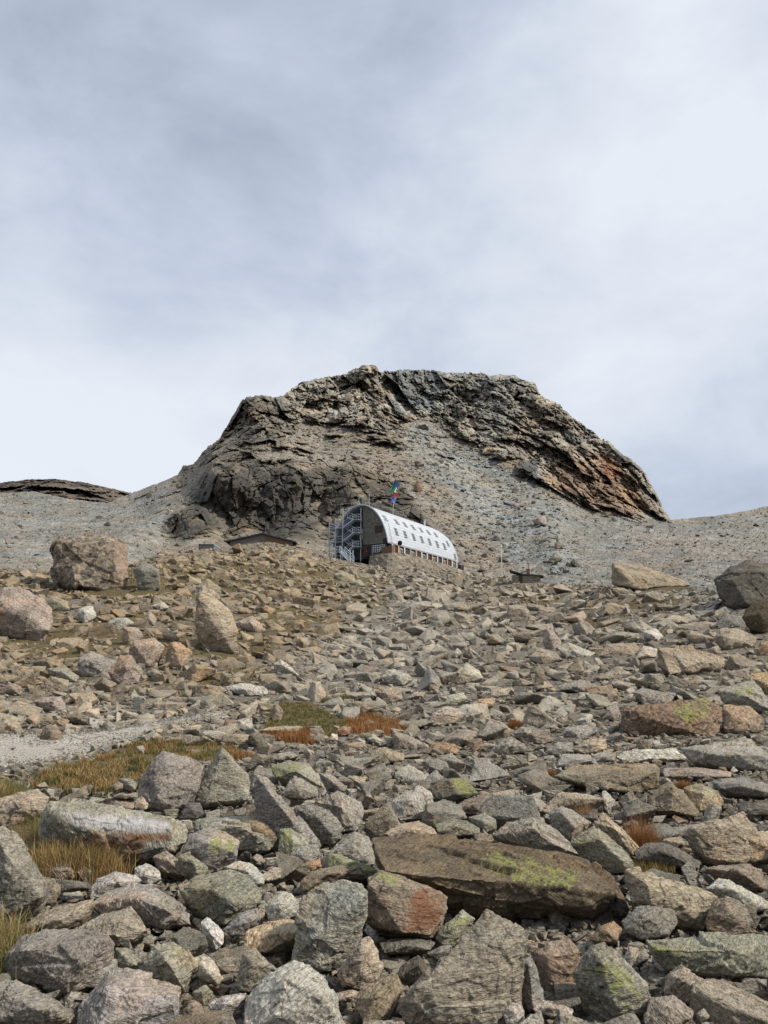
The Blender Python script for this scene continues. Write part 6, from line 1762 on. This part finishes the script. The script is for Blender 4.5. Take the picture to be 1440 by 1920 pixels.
def small_things():
    # satellite dish on the terrace edge
    d = empty('satellite_dish', hp(7.0, 2.2, .35), -AX); tag(d, 'small grey satellite dish on a mast at the near corner of the terrace', 'satellite dish')
    m = MB(); m.tube([(0, 0, 0), (0, 0, 1.9)], .05, 6); m.build('mast', M_STEEL, d)
    m = MB()
    bm = m.bm; rings = []
    for k in range(5):
        r = .5 * k / 4; z = .5 * r * r
        rings.append([bm.verts.new((r * math.cos(a * .5236), -.12 + z * 1.2, 2.1 + r * math.sin(a * .5236))) for a in range(12)] if k else [bm.verts.new((0, -.12, 2.1))])
    for a in range(12): bm.faces.new([rings[0][0], rings[1][a], rings[1][(a + 1) % 12]])
    for k in range(1, 4):
        for a in range(12): bm.faces.new([rings[k][a], rings[k + 1][a], rings[k + 1][(a + 1) % 12], rings[k][(a + 1) % 12]])
    bmesh.ops.solidify(bm, geom=list(bm.faces), thickness=.03)
    m.build('dish', M_TAR, d)
    # barrel at the far end
    p = hp(6.6, 31.5, .0); b = empty('water_barrel', p, 0); tag(b, 'dark round barrel at the far foot of the white vault', 'barrel')
    m = MB(); m.tube([(0, 0, 0), (0, 0, .15)], .52, 14); m.tube([(0, 0, .15), (0, 0, .5), (0, 0, .9), (0, 0, 1.4)], .6, 14); m.build('drum', M_TAR, b)
    m = MB(); m.tube([(0, 0, 1.4), (0, 0, 1.5)], .5, 14); m.build('lid', M_BLACK, b)
    # flags
    fx = Vector(at(735, 948, 150)); fl = empty('flagpole', fx, 0)
    tag(fl, 'flagpole behind the roof flying blue and green white red flags', 'flagpole')
    top = Vector(at(743, 903, 150)) - fx
    m = MB(); m.tube([(0, 0, -4.5), (top.x * .5, 0, top.z * .5), (top.x, 0, top.z)], .07, 6); m.build('pole', M_STEEL, fl)
    def flag(px0, py0, px1, py1, mat, name='flag'):
        a = Vector(at(px0, py0, 149.9)) - fx; b = Vector(at(px1, py1, 149.9)) - fx
        nx, nz = 10, 10; V = []
        for i in range(nz + 1):
            for j in range(nx + 1):
                u, v = j / nx, i / nz
                V.append((a.x + (b.x - a.x) * u + .12 * math.sin(v * 5 + u), a.y + .25 * math.sin(u * 6 + v * 2), a.z + (b.z - a.z) * v + .1 * math.sin(u * 4)))
        i = np.arange(nz)[:, None] * (nx + 1) + np.arange(nx)[None]
        Fc = np.stack([i, i + 1, i + nx + 2, i + nx + 1], -1).reshape(-1, 4)
        link(name, new_mesh(name, V, Fc, [mat], True), fl)
    cloth = lambda n, c: simple_mat(n, c, .8, 0, .15)
    flag(736, 904, 748, 915, cloth('dark_blue_cloth', (.03, .08, .19)))
    gr = cloth('green_cloth', (.02, .26, .11)); wh = cloth('white_cloth', (.75, .75, .73)); rd = cloth('red_cloth', (.50, .03, .035))
    flag(733, 914, 740, 925, gr, 'flag_green_stripe'); flag(739.5, 914, 742.5, 924, wh, 'flag_white_stripe'); flag(736, 925, 744, 932, rd, 'flag_red_stripe')
    flag(732, 933, 742, 944, cloth('pale_blue_cloth', (.14, .19, .42)))
    # white pole right of the hut
    p = Vector(at(941, 1076, 128)); pl = empty('white_pole', p, 0); tag(pl, 'thin white marker pole with round head right of the hut', 'pole')
    m = MB(); m.tube([(0, 0, -.5), (0, 0, 4.4)], .075, 8); m.build('shaft', M_WHITE, pl)
    m = MB(); m.tube([(0, 0, 4.4), (0, 0, 4.5), (0, 0, 4.75)], .17, 10); m.build('head', M_WHITE, pl)
    # low timber hut behind the left crest
    a = Vector(at(428, 1030, 131)); s = empty('timber_shed', a + Vector((0, 0, .55)), 0); tag(s, 'low brown timber shed with shallow gable roof behind the left crest', 'shed')
    def rel(px, py, Y): return Vector(at(px, py, Y)) - a
    A, B, C_ = rel(429, 1019, 131), rel(492, 1005.5, 131), rel(550, 1020, 131)
    zb = rel(429, 1045, 131).z
    m = MB(); m.poly([(A.x + .2, 0, zb), (C_.x - .2, 0, zb), (C_.x - .2, 0, C_.z - .25), (B.x, 0, B.z - .25), (A.x + .2, 0, A.z - .25)], 7.5, (0, 1, 0)); w = m.build('wall', M_GREYWOOD, s)
    m = MB(); m.poly([(B.x + .4, -.08, zb), (C_.x - .5, -.08, zb), (C_.x - .5, -.08, C_.z - .2), (B.x + .4, -.08, B.z - .38)], .06, (0, 1, 0)); m.build('board_panel', M_WOOD, w)
    m = MB(); th = .22
    m.poly([(A.x - .5, -.5, A.z - .15), (B.x, -.5, B.z), (C_.x + .5, -.5, C_.z - .15), (C_.x + .5, -.5, C_.z - .15 - th), (B.x, -.5, B.z - th), (A.x - .5, -.5, A.z - .15 - th)], 8.5, (0, 1, 0)); m.build('roof', M_TAR, s)
    for k in range(22):
        x = A.x + .5 + (B.x - A.x) * k / 22
        z1 = A.z - .45 + (B.z - A.z) * k / 22
        if k % 2 == 0:
            m = MB(); m.box((x, -.05, (zb + z1) / 2), (.12, .06, z1 - zb)); m.build('batten', M_GREYWOOD, w)
    # small grey shed with white sheet roof
    a = Vector(at(372, 1036, 118)); s = empty('storage_shed', a, 0); tag(s, 'small grey board shed with a pale sheet roof on the left crest', 'shed')
    m = MB(); m.box((1.15, 1.2, .2), (2.3, 2.4, 2.2)); w = m.build('wall', M_GREYWOOD, s)
    for k in range(8):
        m = MB(); m.box((.15 + k * .29, -.03, .2), (.05, .05, 2.1)); m.build('batten', M_TAR, w)
    m = MB(); m.poly([(2.32, 0, 1.3), (3.6, 0, .55), (3.6, 0, .45), (2.32, 0, 1.2)], 2.4, (0, 1, 0)); m.poly([(-.1, -.1, 1.42), (2.4, -.1, 1.36), (2.4, -.1, 1.3), (-.1, -.1, 1.32)], 2.6, (0, 1, 0)); m.build('roof', M_RIM, s)
    m = MB(); m.poly([(2.33, .1, -.6), (3.4, .1, -.6), (3.4, .1, .5), (2.33, .1, 1.15)], 2.2, (0, 1, 0)); m.build('side_panel', M_STEELB, s)
    # dark roofed shelter right of the pole
    a = Vector(at(958, 1092, 118)); s = empty('stone_shelter', a, math.radians(-12)); tag(s, 'low stone shelter with flat dark roof below the scree right of the pole', 'shelter')
    m = MB(); m.box((2.3, 1.4, .35), (4.3, 2.6, 1.5)); m.build('wall', M_STONEWALL, s)
    m = MB(); m.poly([(-.2, -.3, 1.95), (1.9, -.3, 1.25), (4.9, -.3, .95), (4.9, -.3, .8), (1.9, -.3, 1.08), (-.2, -.3, 1.75)], 3.4, (0, 1, 0)); m.build('roof', M_TAR, s)
    m = MB(); m.box((2.6, 1.5, 1.6), (.55, .5, 1.2)); c = m.build('chimney', M_WOOD, s)
    m = MB(); m.tube([(2.65, 1.5, 2.2), (2.65, 1.5, 3.1)], .05, 6); m.build('chimney_pipe', M_TAR, c)
    m = MB(); m.box((1.5, .02, .45), (.5, .1, 1.1)); m.build('door', M_BROWN, s)


small_things()
roots = [o for o in scene.objects if o.parent is None]
print('KEYS', len(KEYS), 'roots', len(roots))
